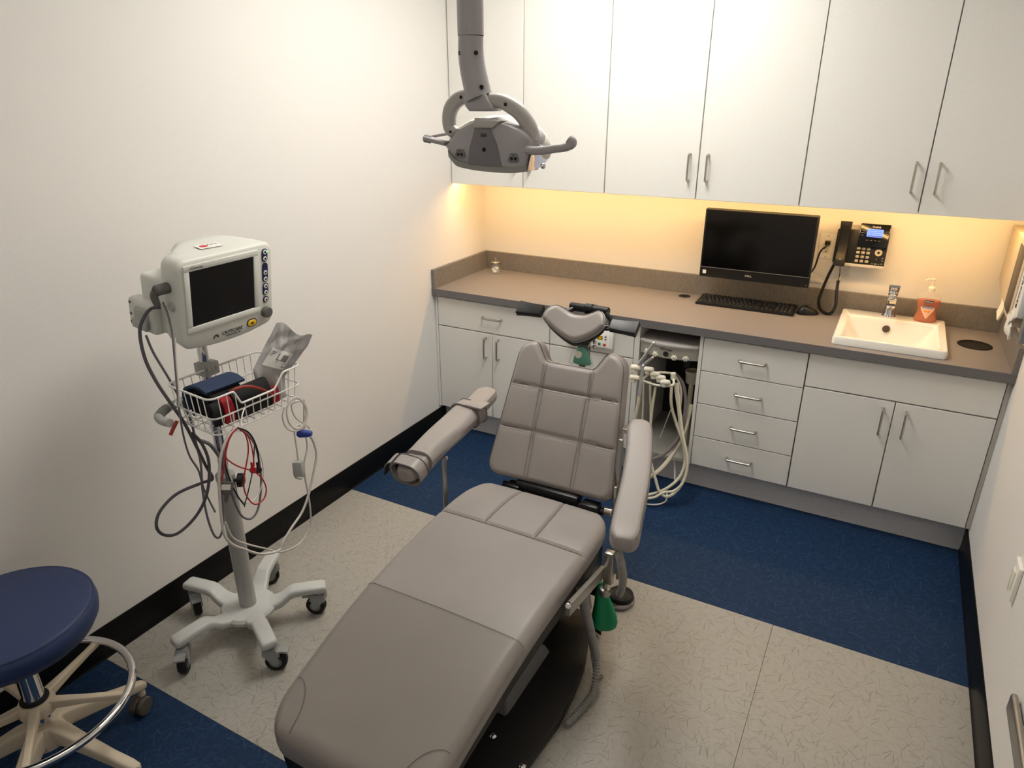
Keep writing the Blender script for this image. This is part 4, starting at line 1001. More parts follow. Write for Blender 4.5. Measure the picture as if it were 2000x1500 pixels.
la = MB(); q1, q2 = at(870, 893, x=.905), at(868, 985, x=.925); la.box((q1+q2)/2+V((0, 0, -.02)), (.006, .026, (q1-q2).length+.06), .002); la.build('arm_post', 'dull_metal', ch)
MB().lathe([(.008, 0), (.008, .004), (0, .006)], q1+V((.003, -.002, .0)), (1, -.5, 0), 14).build('post_screw', 'chrome', ch)
MB().tube([q2+V((0, 0, -.05)), q2+V((.03, .02, -.08)), V((1.04, -1.80, .40))], .012, 8).build('arm_crossbar', 'dull_metal', ch)
lu = MB(); lu.loft([[P[i]+V((a*.6, 0, -.034+b)) for a, b in rrect(.07, .014, .004, 2)] for i in range(20, 92, 6)]); lu.build('arm_rail', 'black_plastic', larm)

# base: plate on the floor, lift housing, side cover
edge = [at(a, b, z=.045) for a, b in ((1152, 1205), (1156, 1260), (1150, 1300), (1130, 1352), (1102, 1408), (1052, 1478), (1015, 1530))]
right = [(p.x-1.239-.012, p.y+2.0) for p in edge]
xr = [(.22, .30), (.28, .24)]+right+[(.20, -.72)]
outl = xr+[(-x, y) for x, y in xr[::-1]]
MB(CH).prism(outl, .003, .045, None, .008, 2).build('base_plate', 'chair_black', ch)
lift = MB(CH); lift.prism([(-.02+a, b) for a, b in rrect(.30, .44, .04, 4)], .045, .30, M.Translation((0, .02, 0)), .01); lift.prism(rrect(.22, .34, .03, 4), .29, .40, M.Translation((0, .06, 0)), .008)
lift.build('lift_housing', 'chair_black', ch)
pts = [at(a, b, x=1.405) for a, b in ((1030, 1240), (1068, 1262), (1075, 1300), (1000, 1420), (990, 1400), (985, 1310))]
MB().prism([(p.y, max(p.z, .0465)) for p in pts], 1.06, 1.405, frame((0, 0, 0), (0, 1, 0), (0, 0, 1), (1, 0, 0)), .010, 3).build('side_cover', 'panel_grey', ch)
jn = MB(CH); jn.box((.10, .28, .25), (.26, .14, .16), .01); jn.box((.21, .24, .30), (.06, .10, .06), .006); jn.cyl((.10, .20, .24), (.30, .20, .24), .02); jn.build('control_box', 'black_plastic', ch)
for px_, py_ in ((963, 1438), (1020, 1497)):
    q = at(px_, py_, z=.048); MB().lathe([(.011, 0), (.011, .006), (.006, .012), (0, .013)], q-V((0, 0, .003))).build('bolt', 'chrome', ch)

# hoses and bag below the right side of the chair
def corr(r, amp, pitch): return lambda L, q: r+amp*(1 if (L/pitch) % 1 < .5 else -1)
def corrugated(pts, r, amp, pitch, lab, m='corrugated'):
    P_ = [V(p) for p in pts]; S_ = spline(P_, 60); L = sum((b-a).length for a, b in zip(S_, S_[1:])); n = max(8, int(L/pitch*8)); res = []
    Ls = [0]
    for a, b in zip(S_, S_[1:]): Ls.append(Ls[-1]+(b-a).length)
    i = 0
    for k in range(n+1):
        s_ = L*k/n
        while i < len(Ls)-2 and Ls[i+1] < s_: i += 1
        res.append(S_[i].lerp(S_[i+1], (s_-Ls[i])/max(1e-9, Ls[i+1]-Ls[i])))
    mb = MB().tube(res, r, 12, smooth=False, rf=lambda Lc, q: r+amp*math.cos(2*PI*Lc/pitch)); lo_ = min(res, key=lambda p: p.z)
    return tag(mb.build('corrugated_hose', m, loc=tuple(lo_), sm=70), lab, 'hose', 'breathing hoses')
hp = [at(1139, 1162, x=1.545), at(1147, 1200, x=1.555), at(1156, 1240, x=1.565), at(1165, 1280, x=1.575), at(1164, 1318, z=.062), at(1151, 1351, z=.034), at(1127, 1384, z=.020), at(1100, 1411, z=.0145)]
hp = [V((p.x+(.012 if i > 4 else 0), p.y, max(.0145, p.z))) for i, p in enumerate(hp)]; hp[-1] = hp[-1]+V((-.002, -.006, 0))
corrugated(hp, .0108, .0028, .0105, 'grey corrugated hose looping down beside the chair base')
tag(MB().tube([p+V((-.030, .028, -.006)) for p in hp[:5]][:4]+[hp[4]+V((-.012, .04, -.045)), hp[4]+V((.004, .055, -.052))], .007, 8).build('smooth_hose', 'hose_grey', loc=tuple(hp[5])), 'smooth grey hose running behind the corrugated hose', 'hose')
hq = [at(1209, 1084, x=1.655), at(1214, 1105, x=1.66), at(1217, 1130, x=1.65), at(1214, 1150, x=1.63), at(1210, 1160, x=1.61)]
corrugated(hq, .0105, .0026, .0100, 'short grey corrugated hose hanging from the right armrest above the foot pedal')
hq = [at(1160, 1120, x=1.53), at(1152, 1145, x=1.53), at(1147, 1165, x=1.53), at(1150, 1185, x=1.52)]
corrugated(hq, .0095, .0024, .0100, 'short grey corrugated hose stub beside the green bag')
gc_ = at(1181, 1185, x=1.556); zz = gc_.z
rg = []
for k, (dz, a, b, off) in enumerate(((.105, .008, .008, -.022), (.09, .012, .012, -.020), (.06, .018, .016, -.014), (.02, .026, .020, -.006), (-.03, .036, .023, 0), (-.065, .040, .024, .002), (-.085, .037, .020, .002), (-.095, .026, .012, .002))):
    ring = []
    for i in range(24):
        an = 2*PI*i/24; x = 1.15*a*math.copysign(abs(math.cos(an))**.8, math.cos(an)); y = b*math.copysign(abs(math.sin(an))**.8, math.sin(an))
        fold = 1-.28*math.exp(-((math.degrees(an)-270)/16)**2)*(1 if dz < .05 else 0)
        ring.append(gc_+CR*(x+off)+V((.8, -1.2, 0)).normalized()*(-y*fold)+V((0, 0, dz+.004*math.cos(2*an)*(dz < -.05))))
    rg.append(ring)
gb_ = MB().loft(rg).build('breathing_bag', 'green_bag', loc=tuple(gc_+V((0, 0, -.1)))); tag(gb_, 'green rubber breathing bag hanging beside the chair below the right armrest', 'breathing bag')
fpp = at(1212, 1172, z=.0)
fp_ = thing('foot_pedal', 'black round foot control with a metal rim on the floor behind the green bag', 'foot pedal', tuple(fpp))
MB().lathe([(.052, .0), (.055, .004), (.055, .012), (.050, .016)], fpp, n=36).build('rim', 'dull_metal', fp_)
MB().lathe([(.050, .012), (.052, .02), (.048, .034), (.030, .044), (0, .047)], fpp, n=36).build('dome', 'black_plastic', fp_)
MB().ball(fpp+V((.006, -.012, .056)), .011, 16).build('knob', 'chrome', fp_)
MB().tube([fpp+V((.05, -.02, .012)), fpp+V((.03, -.055, .010)), fpp+V((-.02, -.065, .009)), fpp+V((-.07, -.05, .009))], .006, 8).build('cord', 'hose_grey', fp_)

# nasal mask in a clear bag on the headrest stem
mk = thing('nasal_mask', 'mint green nasal mask in a clear bag hanging under the headrest', 'mask', tuple(at(1136, 705, y=-1.352)))
mc = at(1136, 694, y=-1.352)
rg = [[mc+V((a*math.cos(2*PI*i/20)*(1+.12*math.cos(6*PI*i/20)), .72*b*math.sin(2*PI*i/20), dz)) for i in range(20)] for dz, a, b in ((.030, .012, .012), (.024, .019, .016), (.008, .027, .020), (-.010, .033, .022), (-.026, .037, .022), (-.034, .034, .018))]
MB().loft(rg).build('mask', 'mint', mk)
MB().lathe([(.014, 0), (.014, .006), (.010, .008), (.003, .007), (0, .009)], mc+V((-.004, -.018, .008)), (-.1, -1, .35), 20).build('port', 'cream_plastic', mk)
rg = [[mc+V((a*math.cos(2*PI*i/24)*(1+.06*math.sin(5*i)), .68*b*math.sin(2*PI*i/24), dz+.004*math.sin(3*i))) for i in range(24)] for dz, a, b in ((.046, .022, .012), (.036, .026, .018), (.020, .034, .026), (-.012, .046, .029), (-.034, .052, .027), (-.042, .040, .016))]
MB().loft(rg).build('clear_bag', 'clear_bag', mk)
wr_ = MB()
wr_.tube([mc+V((-.026, -.006, .044)), mc+V((-.024, .0, .06)), mc+V((-.022, .004, .072))], .0022, 6); wr_.tube([mc+V((.028, -.004, .040)), mc+V((.034, .0, .056)), mc+V((.038, .002, .068)), mc+V((.044, .002, .066))], .0026, 6)
wr_.build('strap', 'hose_cream', mk)
for dz in (.064, .044): MB().lathe([(.005, -.006), (.008, -.004), (.008, .004), (.005, .006)], mc+V((.052, -.004, dz)), (1, 0, .1), 14).build('connector', 'steel', mk)
# ------------------------------------------------------------------ operatory lamp on a ceiling arm
LY = -2.0
def lpx(X, Y, y=LY): return at(800+X*.24, Y*.24, y=y)
lm = thing('operating_light', 'grey dental operating light on an arm above the chair', 'dental lamp', (1.152, LY, H))
o2 = [lpx(*p) for p in ((288, 1190), (330, 1145), (350, 1105), (395, 1055), (465, 1015), (540, 985), (640, 965), (745, 990), (830, 1020), (900, 1055), (955, 1095), (985, 1150), (975, 1240), (955, 1300), (945, 1362), (850, 1368), (750, 1360), (640, 1350), (540, 1340), (450, 1325), (380, 1305), (325, 1245))]
cen = sum(o2, V((0, 0, 0)))/len(o2)
def sc_ring(y, sx, sz, dz=0, dx=0): return [V((cen.x+(p.x-cen.x)*sx+dx, y, cen.z+(p.z-cen.z)*sz+dz)) for p in o2]
shell = MB().loft([sc_ring(LY-.004, .93, .93), sc_ring(LY, .975, .975), sc_ring(LY+.008, 1, 1), sc_ring(LY+.06, 1.0, 1.0, .004), sc_ring(LY+.10, .95, .85, .010), sc_ring(LY+.125, .82, .60, .012)]).build('housing', 'lamp_shell', lm, sm=50)
rim_ = [lpx(X, Y, LY) for X, Y in ((318, 1255), (345, 1292), (385, 1332), (450, 1352), (540, 1369), (640, 1380), (750, 1388), (850, 1389), (950, 1378))]
rg = [[p+V((0, -.004, .011)), p+V((0, .075, .011)), p+V((0, .070, -.006)), p+V((0, -.001, -.006))] for p in spline(rim_, 4)]
MB().loft(rg).build('lower_rim', 'lamp_rim', lm, sm=40)
fo_ = [lpx(X, Y, LY+.115) for X, Y in ((560, 962), (700, 935), (820, 935), (930, 965), (1050, 1040), (1120, 1125), (1150, 1205), (1130, 1290), (1060, 1350), (960, 1372), (640, 1345), (440, 1285), (360, 1150), (440, 1030))]
fc_ = sum(fo_, V((0, 0, 0)))/len(fo_)
def fr2(y, s): return [V((fc_.x+(p.x-fc_.x)*s, y, fc_.z+(p.z-fc_.z)*s)) for p in fo_]
MB().loft([fr2(LY+.055, .90), fr2(LY+.075, .97), fr2(LY+.11, 1.0), fr2(LY+.135, .96), fr2(LY+.150, .86)]).build('front_housing', 'lamp_bright', lm, sm=50)
MB().prism([(p.x, p.z) for p in [lpx(*q, LY) for q in ((540, 1050), (665, 1050), (715, 1170), (757, 1355), (485, 1335), (497, 1200))]], -LY+.004, -LY+.0075, frame((0, 0, 0), (1, 0, 0), (0, 0, 1), (0, -1, 0)), .0012).build('service_panel', 'lamp_dark', lm)
hump = [lpx(*q, LY) for q in ((533, 1040), (542, 962), (600, 972), (720, 975), (752, 985), (690, 1042))]
MB().prism([(p.x, p.z) for p in hump], -LY-.10, -LY+.012, frame((0, 0, 0), (1, 0, 0), (0, 0, 1), (0, -1, 0)), .004).build('vent_hump', 'lamp_white', lm)
c_ = lpx(605, 1217, LY-.008); MB().lathe([(.0055, -.001), (.0055, .0012), (0, .0012)], c_, (0, -1, 0), 18).build('screw_hole', 'hole', lm)
vn = MB()
for k in range(3): a = lpx(602, 1090+k*11, LY-.008); vn.box(a, (.018, .0012, .0012), 0)
vn.build('vent_slots', 'hole', lm)
for X, Y in ((410, 1250), (845, 1285)):
    a = lpx(X, Y, LY-.006); T_ = frame(a, (1, 0, 0), (0, 0, 1), (0, -1, 0))
    p_ = MB().prism([(x*(1-.25*(y > 0)), y) for x, y in rrect(.034, .024, .008, 4)], -.002, .001, T_, .001).build('button_pad', 'lamp_dark', lm)
    for dx in (-.0055, .006): MB().lathe([(0, .0022), (.0042, .002), (.0045, .0008)], (dx, -.002, 0), T=T_, n=14).build('button', 'hole', p_)
    MB().prism([(-.0025, 0), (.0025, 0), (0, .004)], .0009, .0014, T_ @ M.Translation((0, .005, 0))).build('button_mark', 'hole', p_)
# mirrored reflector wrapping the right end and the front
lo3 = spline([lpx(958, 1392, LY+.004), lpx(1040, 1375, LY+.05), lpx(1105, 1325, LY+.10), lpx(1156, 1252, LY+.150)], 6)
hi3 = spline([lpx(988, 1262, LY+.004), lpx(1040, 1258, LY+.05), lpx(1105, 1250, LY+.10), lpx(1160, 1236, LY+.150)], 6)
rg = [[a_, b_, b_+V((-.006, .004, 0)), a_+V((-.006, .004, 0))] for a_, b_ in zip(lo3, hi3)]
MB().loft(rg).build('reflector', 'reflector', lm, sm=60)
MB().prism([(p.x, p.z) for p in fr2(0, .80)], LY+.149, LY+.153, frame((0, 0, 0), (1, 0, 0), (0, 0, 1), (0, -1, 0)) @ M.Scale(-1, 4, (0, 0, 1))).build('lens', 'reflector', lm)
MB().ball(lpx(1086, 1352, LY+.02), .0075, 14).build('latch_knob', 'chrome', lm)
# yoke and hub
yl = LY+.03
for pts in ([(372, 1085), (330, 1040), (322, 960), (340, 880), (390, 815), (455, 790), (540, 810)], [(1010, 1150), (1000, 1090), (965, 1010), (905, 925), (830, 865), (750, 825), (660, 810)]):
    P_ = spline([lpx(*p, yl) for p in pts], 6); rg = []
    for i, p in enumerate(P_):
        t = (P_[min(i+1, len(P_)-1)]-P_[max(0, i-1)]).normalized(); n_ = V((0, 1, 0)).cross(t).normalized(); w_ = .017+.004*math.sin(i/len(P_)*PI)
        rg.append([p+n_*a+V((0, 1, 0))*b for a, b in rrect(w_*1.9, .030, .012, 4)])
    y_ = MB().loft(rg).build('yoke_arm', 'lamp_white', lm, sm=60)
    k = int(len(P_)*(.8 if pts[0][0] < 600 else .72)); MB().lathe([(.0045, 0), (.0045, .0015), (0, .0012)], P_[k]+V((0, -.0150, 0)), (0, -1, 0), 14).build('screw_hole', 'hole', y_)
    MB().lathe([(.004, 0), (.004, .0015), (0, .0012)], P_[2]+V((0, -.0150, 0)), (0, -1, 0), 14).build('screw_hole', 'hole', y_)
hub = [lpx(*q, yl) for q in ((475, 780), (500, 750), (640, 745), (665, 800), (720, 880), (712, 905), (520, 905), (485, 860))]
MB().prism([(p.x, p.z) for p in hub], -yl-.028, -yl+.026, frame((0, 0, 0), (1, 0, 0), (0, 0, 1), (0, -1, 0)), .009, 3).build('hub', 'lamp_shell', lm)
path = [lpx(*p, yl) for p in ((572, 800), (560, 760), (540, 680), (518, 580), (503, 480), (498, 400), (498, 292))]
P_ = spline(path, 6)
MB().tube(P_, .033, 28, smooth=False, rf=lambda L, q: .0345-.0015*q+.002*(1-q)).build('elbow', 'lamp_shell', lm, sm=60)
tp = path[-1]
MB().cyl(tp+V((0, 0, .0008)), V((tp.x, tp.y, H-.02)), .0345, n=30).build('post', 'lamp_shell', lm)
MB().lathe([(.058, 0), (.058, -.012), (.046, -.03), (.036, -.035)], (tp.x, tp.y, H-.001)).build('ceiling_flange', 'lamp_white', lm)
MB().cyl(tp, tp+V((0, 0, .0008)), .0335, n=30).build('joint_line', 'hole', lm)
for X, Y in ((540, 430), (585, 708)):
    q = lpx(X, Y, yl); d = (CAM-q).normalized(); MB().lathe([(.0055, -.004), (.0055, .0012), (0, .0006)], q+d*.0325, d, 16).build('screw_hole', 'hole', lm)
for X, Y, Xc in ((412, 432, 500), (462, 710, 545)):
    q = lpx(Xc, Y, yl); d = ((CAM-q).normalized()-CR*1.9).normalized(); MB().lathe([(.0055, -.004), (.0055, .0012), (0, .0006)], q+d*.033, d, 16).build('screw_hole', 'hole', lm)
q = lpx(430, 250, yl); d = ((CAM-q).normalized()-CR*.55).normalized(); MB().lathe([(.008, -.004), (.0075, .0012), (0, .0012)], V((tp.x, tp.y, q.z))+d*.034, d, 18).build('cap', 'lamp_shell', lm)
# grab handles
def bar(pts, w_, h_, nm, y, m='lamp_shell'):
    P_ = spline([lpx(X, Y, y+dy) for X, Y, dy in pts], 6); rg = []
    for i, p in enumerate(P_):
        t = (P_[min(i+1, len(P_)-1)]-P_[max(0, i-1)]).normalized(); n_ = V((0, 1, 0)).cross(t).normalized(); rg.append([p+n_*a+V((0, 1, 0))*b for a, b in rrect(w_, h_, min(w_, h_)*.4, 4)])
    return MB().loft(rg).build(nm, m, lm, sm=60)
lh = bar([(305, 1168, .02), (250, 1155, .015), (185, 1138, .01), (135, 1125, .008)], .012, .030, 'handle', LY)
bar([(350, 1090, .06), (290, 1092, .06), (180, 1112, .05), (140, 1120, .02)], .008, .014, 'handle', LY, 'lamp_white')
MB().cyl(lpx(118, 1125, LY+.008), lpx(178, 1138, LY+.010), .0105, n=18, bev=.003).build('handle_grip', 'lamp_dark', lm)
bar([(950, 1215, .004), (1010, 1226, -.002), (1100, 1222, -.002), (1190, 1208, .0), (1260, 1200, .004), (1312, 1180, .006), (1322, 1155, .006), (1300, 1133, .006)], .021, .026, 'handle', LY)
bar([(1040, 1180, .06), (1100, 1205, .05), (1180, 1205, .03)], .008, .014, 'handle', LY, 'lamp_white')

# ------------------------------------------------------------------ vital signs monitor on a rolling stand
PX, PY = .333, -2.331
sd_ = thing('monitor_stand', 'grey five-legged rolling stand carrying the patient monitor beside the left wall', 'rolling stand', (PX, PY, 0))
hubm = MB().lathe([(.0, .070), (.085, .070), (.098, .078), (.100, .092), (.092, .102), (.04, .106), (0, .106)], (PX, PY, 0), n=40)
hubm.build('base_hub', 'cart_base', sd_)
def leg_mesh():
    rg = []
    for r_, z, w_, h_ in ((.05, .088, .078, .028), (.095, .088, .070, .032), (.120, .095, .062, .036), (.150, .119, .056, .036), (.168, .125, .056, .034), (.215, .125, .056, .032), (.272, .122, .056, .032), (.281, .120, .052, .028), (.285, .119, .042, .020)):
        rg.append([V((r_, a, z+b)) for a, b in rrect(w_, h_, min(.011, h_*.4), 4)])
    return MB().loft(rg)
def caster(parent, c, a, brake=True):
    T_ = M.Translation(c) @ M.Rotation(a, 4, 'Z')      # local +x: trailing direction
    k = MB(T_); k.cyl((0, 0, .106), (0, 0, .088), .017, n=18, bev=.002)
    rg = [[V((x, y, z)) for x, y in ((-.020, -w2), (.020+e, -w2), (.020+e, w2), (-.020, w2))] for z, w2, e in ((.094, .018, .006), (.080, .021, .014), (.066, .021, .018))]
    k.loft(rg)
    for sgn in (-1, 1): k.prism([(-.018, .070), (.030, .072), (.034, .040), (.026, .026), (.012, .030), (-.006, .055)], sgn*.0185-.002, sgn*.0185+.002, frame((0, 0, 0), (1, 0, 0), (0, 0, 1), (0, -1, 0)), .001)
    k = k.build('caster', 'caster_grey', parent, sm=30)
    if brake: MB(T_).loft([[V((x, y, z+b)) for y, b in ((-.018, 0), (.018, 0), (.016, .006), (-.016, .006))] for x, z in ((.015, .078), (.045, .082), (.066, .078))]).build('brake_lever', 'caster_grey', k)
    wy = (0, 1, 0); MB(T_).lathe([(.022, -.0145), (.034, -.0145), (.037, -.011), (.038, -.004), (.038, .004), (.037, .011), (.034, .0145), (.022, .0145)], (.020, 0, .0385), wy, 32).build('wheel', 'black_rubber', k)
    MB(T_).lathe([(0, -.0152), (.021, -.0152), (.021, .0152), (0, .0152)], (.020, 0, .0385), wy, 24).build('wheel_hub', 'panel_grey', k)
sw_ang = [15, 40, 25, 75, -60]
for k in range(5):
    a = R(188.5+72*k); T_ = M.Translation((PX, PY, 0)) @ M.Rotation(a, 4, 'Z'); m_ = leg_mesh(); m_.v = [T_ @ p for p in m_.v]
    m_.build('leg', 'cart_base', sd_, sm=60)
    e = T_ @ V((.258, 0, 0)); caster(sd_, e, a+R((150, 50, 60, 160, 120)[k]) if k else a+R(140))
MB().cyl((PX, PY, .100), (PX, PY, .640), .0300, n=36, bev=.002).build('column', 'pole_grey', sd_)
MB().lathe([(.031, 0), (.0315, .003), (.0315, .020), (.028, .024), (.018, .026)], (PX, PY, .636), n=32).build('collar', 'caster_grey', sd_)
MB().cyl((PX, PY, .64), (PX, PY, 1.16), .0165, n=28).build('inner_tube', 'chrome', sd_)
kn = MB().lathe([(0, .0), (.006, 0), (.006, .014), (.022, .016), (.023, .032), (.014, .036), (0, .036)], (PX+.024, PY+.012, .632), V((.85, .5, 0)), 20)
for k in range(6):
    a = PI/3*k; q = V((.85, .5, 0)).normalized(); s1 = V((0, 0, 1)); s2 = q.cross(s1); kn.cyl(V((PX+.024, PY+.012, .632))+q*.017+(s1*math.cos(a)+s2*math.sin(a))*.021, V((PX+.024, PY+.012, .632))+q*.031+(s1*math.cos(a)+s2*math.sin(a))*.021, .006, n=10, bev=.001)
kn.build('height_knob', 'black_plastic', sd_)
bk = MB(); bk.bx(PX-.022, PX+.030, PY-.026, PY+.030, 1.025, 1.068, .004); bk.build('basket_clamp', 'device_grey', sd_)
for dy in (-.014, .018): MB().lathe([(.006, 0), (.006, .003), (.003, .004)], (PX+.030, PY+dy, 1.05), (1, 0, 0), 14).build('clamp_screw', 'steel', sd_)
MB().cyl((PX, PY, 1.13), (PX, PY, 1.165), .024, n=24, bev=.003).build('monitor_collar', 'device', sd_)
hn = MB(); hn.tube([V((.322, -2.44, .965)), V((.326, -2.490, .962)), V((.345, -2.528, .960)), V((.385, -2.546, .960)), V((.425, -2.548, .962))], .013, 12); hn.build('handle', 'device_grey', sd_, sm=60)
MB().tube([V((.325, -2.485, .9625)), V((.334, -2.508, .961)), V((.352, -2.532, .960))], .0145, 12).build('handle_grip', 'device_dark', sd_)
MB().bx(.312, .340, -2.46, -2.33, .955, .975, .004).build('handle_bracket', 'device_grey', sd_)

mo = thing('patient_monitor', 'off-white patient monitor with a dark screen on the rolling stand', 'patient monitor', (.36, -2.285, 1.165))
MYC, MZC, MXF = -2.286, 1.294, .45
TM = frame((MXF, MYC, MZC), (0, 1, 0), (0, 0, 1), (1, 0, 0)) @ M.Rotation(R(8.5), 4, 'X')      # local x right, y up, z towards the room
def mring(z, w_, h_, r, dx=0, dy=0, bow=0):
    return [V((a+dx, b+dy-(bow*(1-(a/(w_/2))**2) if b < 0 else 0), z)) for a, b in rdense(w_, h_, r)]
def rdense(w_, h_, r):
    o = rrect(w_, h_, r, 6); out = []
    for p, q in zip(o, o[1:]+o[:1]):
        n_ = 8 if math.hypot(q[0]-p[0], q[1]-p[1]) > .08 else 1
        out += [(p[0]+(q[0]-p[0])*i/n_, p[1]+(q[1]-p[1])*i/n_) for i in range(n_)]
    return out
MB(TM).loft([mring(-.095, .300, .235, .03), mring(-.088, .325, .254, .032), mring(-.07, .342, .264, .032, 0, 0, .012), mring(-.012, .350, .270, .030, -.003, 0, .018), mring(-.004, .345, .264, .028, -.003, 0, .018), mring(0, .334, .253, .024, -.003, 0, .018)]).build('case', 'device', mo, sm=60)
MB(TM).loft([mring(-.190, .16, .16, .03, .035, .030), mring(-.182, .19, .20, .045, .035, .024), mring(-.14, .25, .244, .05, .03, .008), mring(-.095, .31, .260, .04, .010, .002), mring(-.05, .335, .266, .034, .0, .0)]).build('rear_case', 'device', mo, sm=60)
# bezel
bz0, bz1, bzb, bzt = -.160, .110, -.086, .119
def frame_ring(x0, x1, y0, y1, w_, z0, z1, T_, nm, m, par):
    k = MB(T_)
    for a in ((x0, x1, y0, y0+w_), (x0, x1, y1-w_, y1), (x0, x0+w_, y0+w_, y1-w_), (x1-w_, x1, y0+w_, y1-w_)): k.bx(a[0], a[1], a[2], a[3], z0, z1, .0015)
    return k.build(nm, m, par)
frame_ring(bz0, bz1, bzb, bzt, .018, -.002, .005, TM, 'bezel', 'device', mo)
MB(TM).bx(bz0+.012, bz1-.012, bzb+.012, bzt-.012, -.002, .0012, 0).build('screen', 'screen', mo)
MB().text('nGenuity', .0125, TM @ M.Translation((-.118, .110, .0052)), .0003).build('model_lettering', 'ink', mo)
MB().text('CRITICARE', .0165, TM @ M.Translation((.000, -.121, .0012)), .0004).build('brand_lettering', 'ink', mo)
MB().text('TECHNOLOGIES, INC.', .0060, TM @ M.Translation((.003, -.1315, .0012)), .0004).build('brand_subline', 'ink', mo)
lg = MB(TM); lg.prism([(.010*math.cos(a), .010*math.sin(a)) for a in [2*PI*i/20 for i in range(12)]]+[(.0055*math.cos(a)-.002, .0055*math.sin(a)) for a in [2*PI*i/20 for i in range(11, -1, -1)]], 0, .0012, M.Translation((-.062, -.126, .0008))); lg.build('brand_mark', 'ink', mo)
for y1_, y0_, n_ in ((.117, .074, 2), (.071, .007, 3), (.004, -.038, 2), (-.041, -.063, 1)):
    hgt = y1_-y0_; yc = (y1_+y0_)/2; k = MB().prism(rrect(.023, hgt, .0108, 6), -.001, .0018, TM @ M.Translation((.139, yc, 0)), .0006).build('key_strip', 'navy_pad', mo)
    for i in range(n_):
        yy = y1_-hgt*(i+.5)/n_
        if n_ == 3 and i == 0: MB().lathe([(.007, .0015), (.007, .003), (0, .0032)], (.139, yy, 0), T=TM, n=18).build('key', 'navy_label', k); continue
        MB().lathe([(.0072, .0015), (.0072, .0034), (.0065, .0040), (0, .0040)], (.139, yy, 0), T=TM, n=20).build('key', 'white_label', k)
        mk_ = MB(TM); mk_.lathe([(.0038, .0041), (.0038, .0044), (.0028, .0044), (.0028, .0041)], (.139, yy, 0), n=14); mk_.build('key_mark', 'ink', k)
MB().lathe([(0, .003), (.002, .0028), (.0025, .0015)], (.1485, .1065, 0), T=TM, n=12).build('status_light', 'led_green', mo)
MB().lathe([(.0185, -.002), (.0185, .010), (.0165, .016), (.010, .017), (0, .017)], (.136, -.094, 0), T=TM, n=30).build('dial', 'device_dark', mo)
al = MB().prism(rrect(.040, .026, .0125, 6), -.001, .0018, TM @ M.Translation((.078, -.116, 0)), .0006).build('alarm_surround', 'navy_pad', mo)
MB().prism(rrect(.033, .020, .009, 6), .001, .0045, TM @ M.Translation((.077, -.116, 0)), .0012).build('alarm_key', 'yellow', al)
MB().box((0, 0, 0), (.010, .006, .0006), 0, T=TM @ M.Translation((.077, -.116, .0047))).build('alarm_mark', 'ink', al)
# sticker on top
Tst = TM @ frame((-.010, .1352, -.070), (1, 0, .10), (.10, 0, -1), (0, 1, 0))
skk = MB().box((0, 0, .0006), (.075, .036, .0006), 0, T=Tst).build('sticker', 'white_label', mo)
MB().prism([(a*1.1-.016, b*.8+.001) for a, b in circ(.012, 24)], .0010, .0013, Tst).build('sticker_logo', 'red_ink', skk)
for dx_ in (.002, .011, .020, .028): MB().box((dx_, .007+.001*math.sin(dx_*400), .0012), (.0055, .004, .0004), 0, T=Tst).build('sticker_print', 'ink', skk)
# side modules and connectors
MB(TM).bx(-.165, -.03, -.115, .055, -.190, -.075, .014, 4).build('battery_module', 'device', mo, sm=60)
pm_ = MB(TM).bx(-.190, -.14, -.118, -.022, -.222, -.100, .014, 4).build('printer_module', 'device', mo, sm=60)
MB(TM).bx(-.200, -.185, -.105, -.040, -.182, -.125, .007, 3).build('printer_door', 'device_grey', pm_)
MB(TM).bx(-.205, -.196, -.105, -.076, -.185, -.122, .003).build('door_latch', 'device_grey', pm_)
for y_ in (-.036, -.072, -.098): MB(TM).lathe([(.0045, 0), (.0045, .001), (0, .0014)], (-.1905, y_, -.205), (-1, 0, 0), 12).build('port', 'device_dark', pm_)
cx_ = MB(TM).cyl((-.172, .050, -.045), (-.215, .046, -.052), .016, n=20, bev=.004); cx_.tube([V((-.208, .046, -.053)), V((-.212, .030, -.060)), V((-.210, .010, -.056)), V((-.208, .000, -.052))], .010, 12, rf=lambda L, q: .0125-.004*q)
tag(cx_.build('cable_plug', 'device_dark', loc=tuple(TM @ V((-.19, .045, -.05)))), 'dark angled plug in the side of the patient monitor', 'plug')
MB(TM).cyl((-.174, -.005, -.035), (-.184, -.006, -.035), .014, n=20, bev=.003).build('socket', 'device_grey', mo)

# wire basket
A_, B_, C_, D_ = V((.352, -2.490, 1.05)), V((.571, -2.513, 1.05)), V((.590, -2.171, 1.05)), V((.366, -2.149, 1.05))
bk = thing('wire_basket', 'white wire basket clamped to the stand below the patient monitor', 'basket', tuple((A_+B_+C_+D_)/4-V((0, 0, .125))))
def lerp(a, b, t): return a+(b-a)*t
def corner_path(pts, r=.028):
    out = []; n = len(pts)
    for i in range(n):
        p, a, b = pts[i], pts[i-1], pts[(i+1) % n]; d1 = (a-p).normalized(); d2 = (b-p).normalized()
        for k in range(5):
            t = k/4; out.append((p+d1*r)*(1-t)**2+p*2*t*(1-t)+(p+d2*r)*t*t)
    return out
dz = V((0, 0, -.045))
rimp = [A_, B_, lerp(B_, C_, .24), lerp(B_, C_, .30)+dz, lerp(B_, C_, .66)+dz, lerp(B_, C_, .78), C_, D_]
rp = []
n = len(rimp)
for i, p in enumerate(rimp):
    a, b = rimp[i-1], rimp[(i+1) % n]; r_ = .028 if i in (0, 1, 6, 7) else .008; d1 = (a-p).normalized(); d2 = (b-p).normalized()
    for k in range(5): t = k/4; rp.append((p+d1*r_)*(1-t)**2+p*2*t*(1-t)+(p+d2*r_)*t*t)
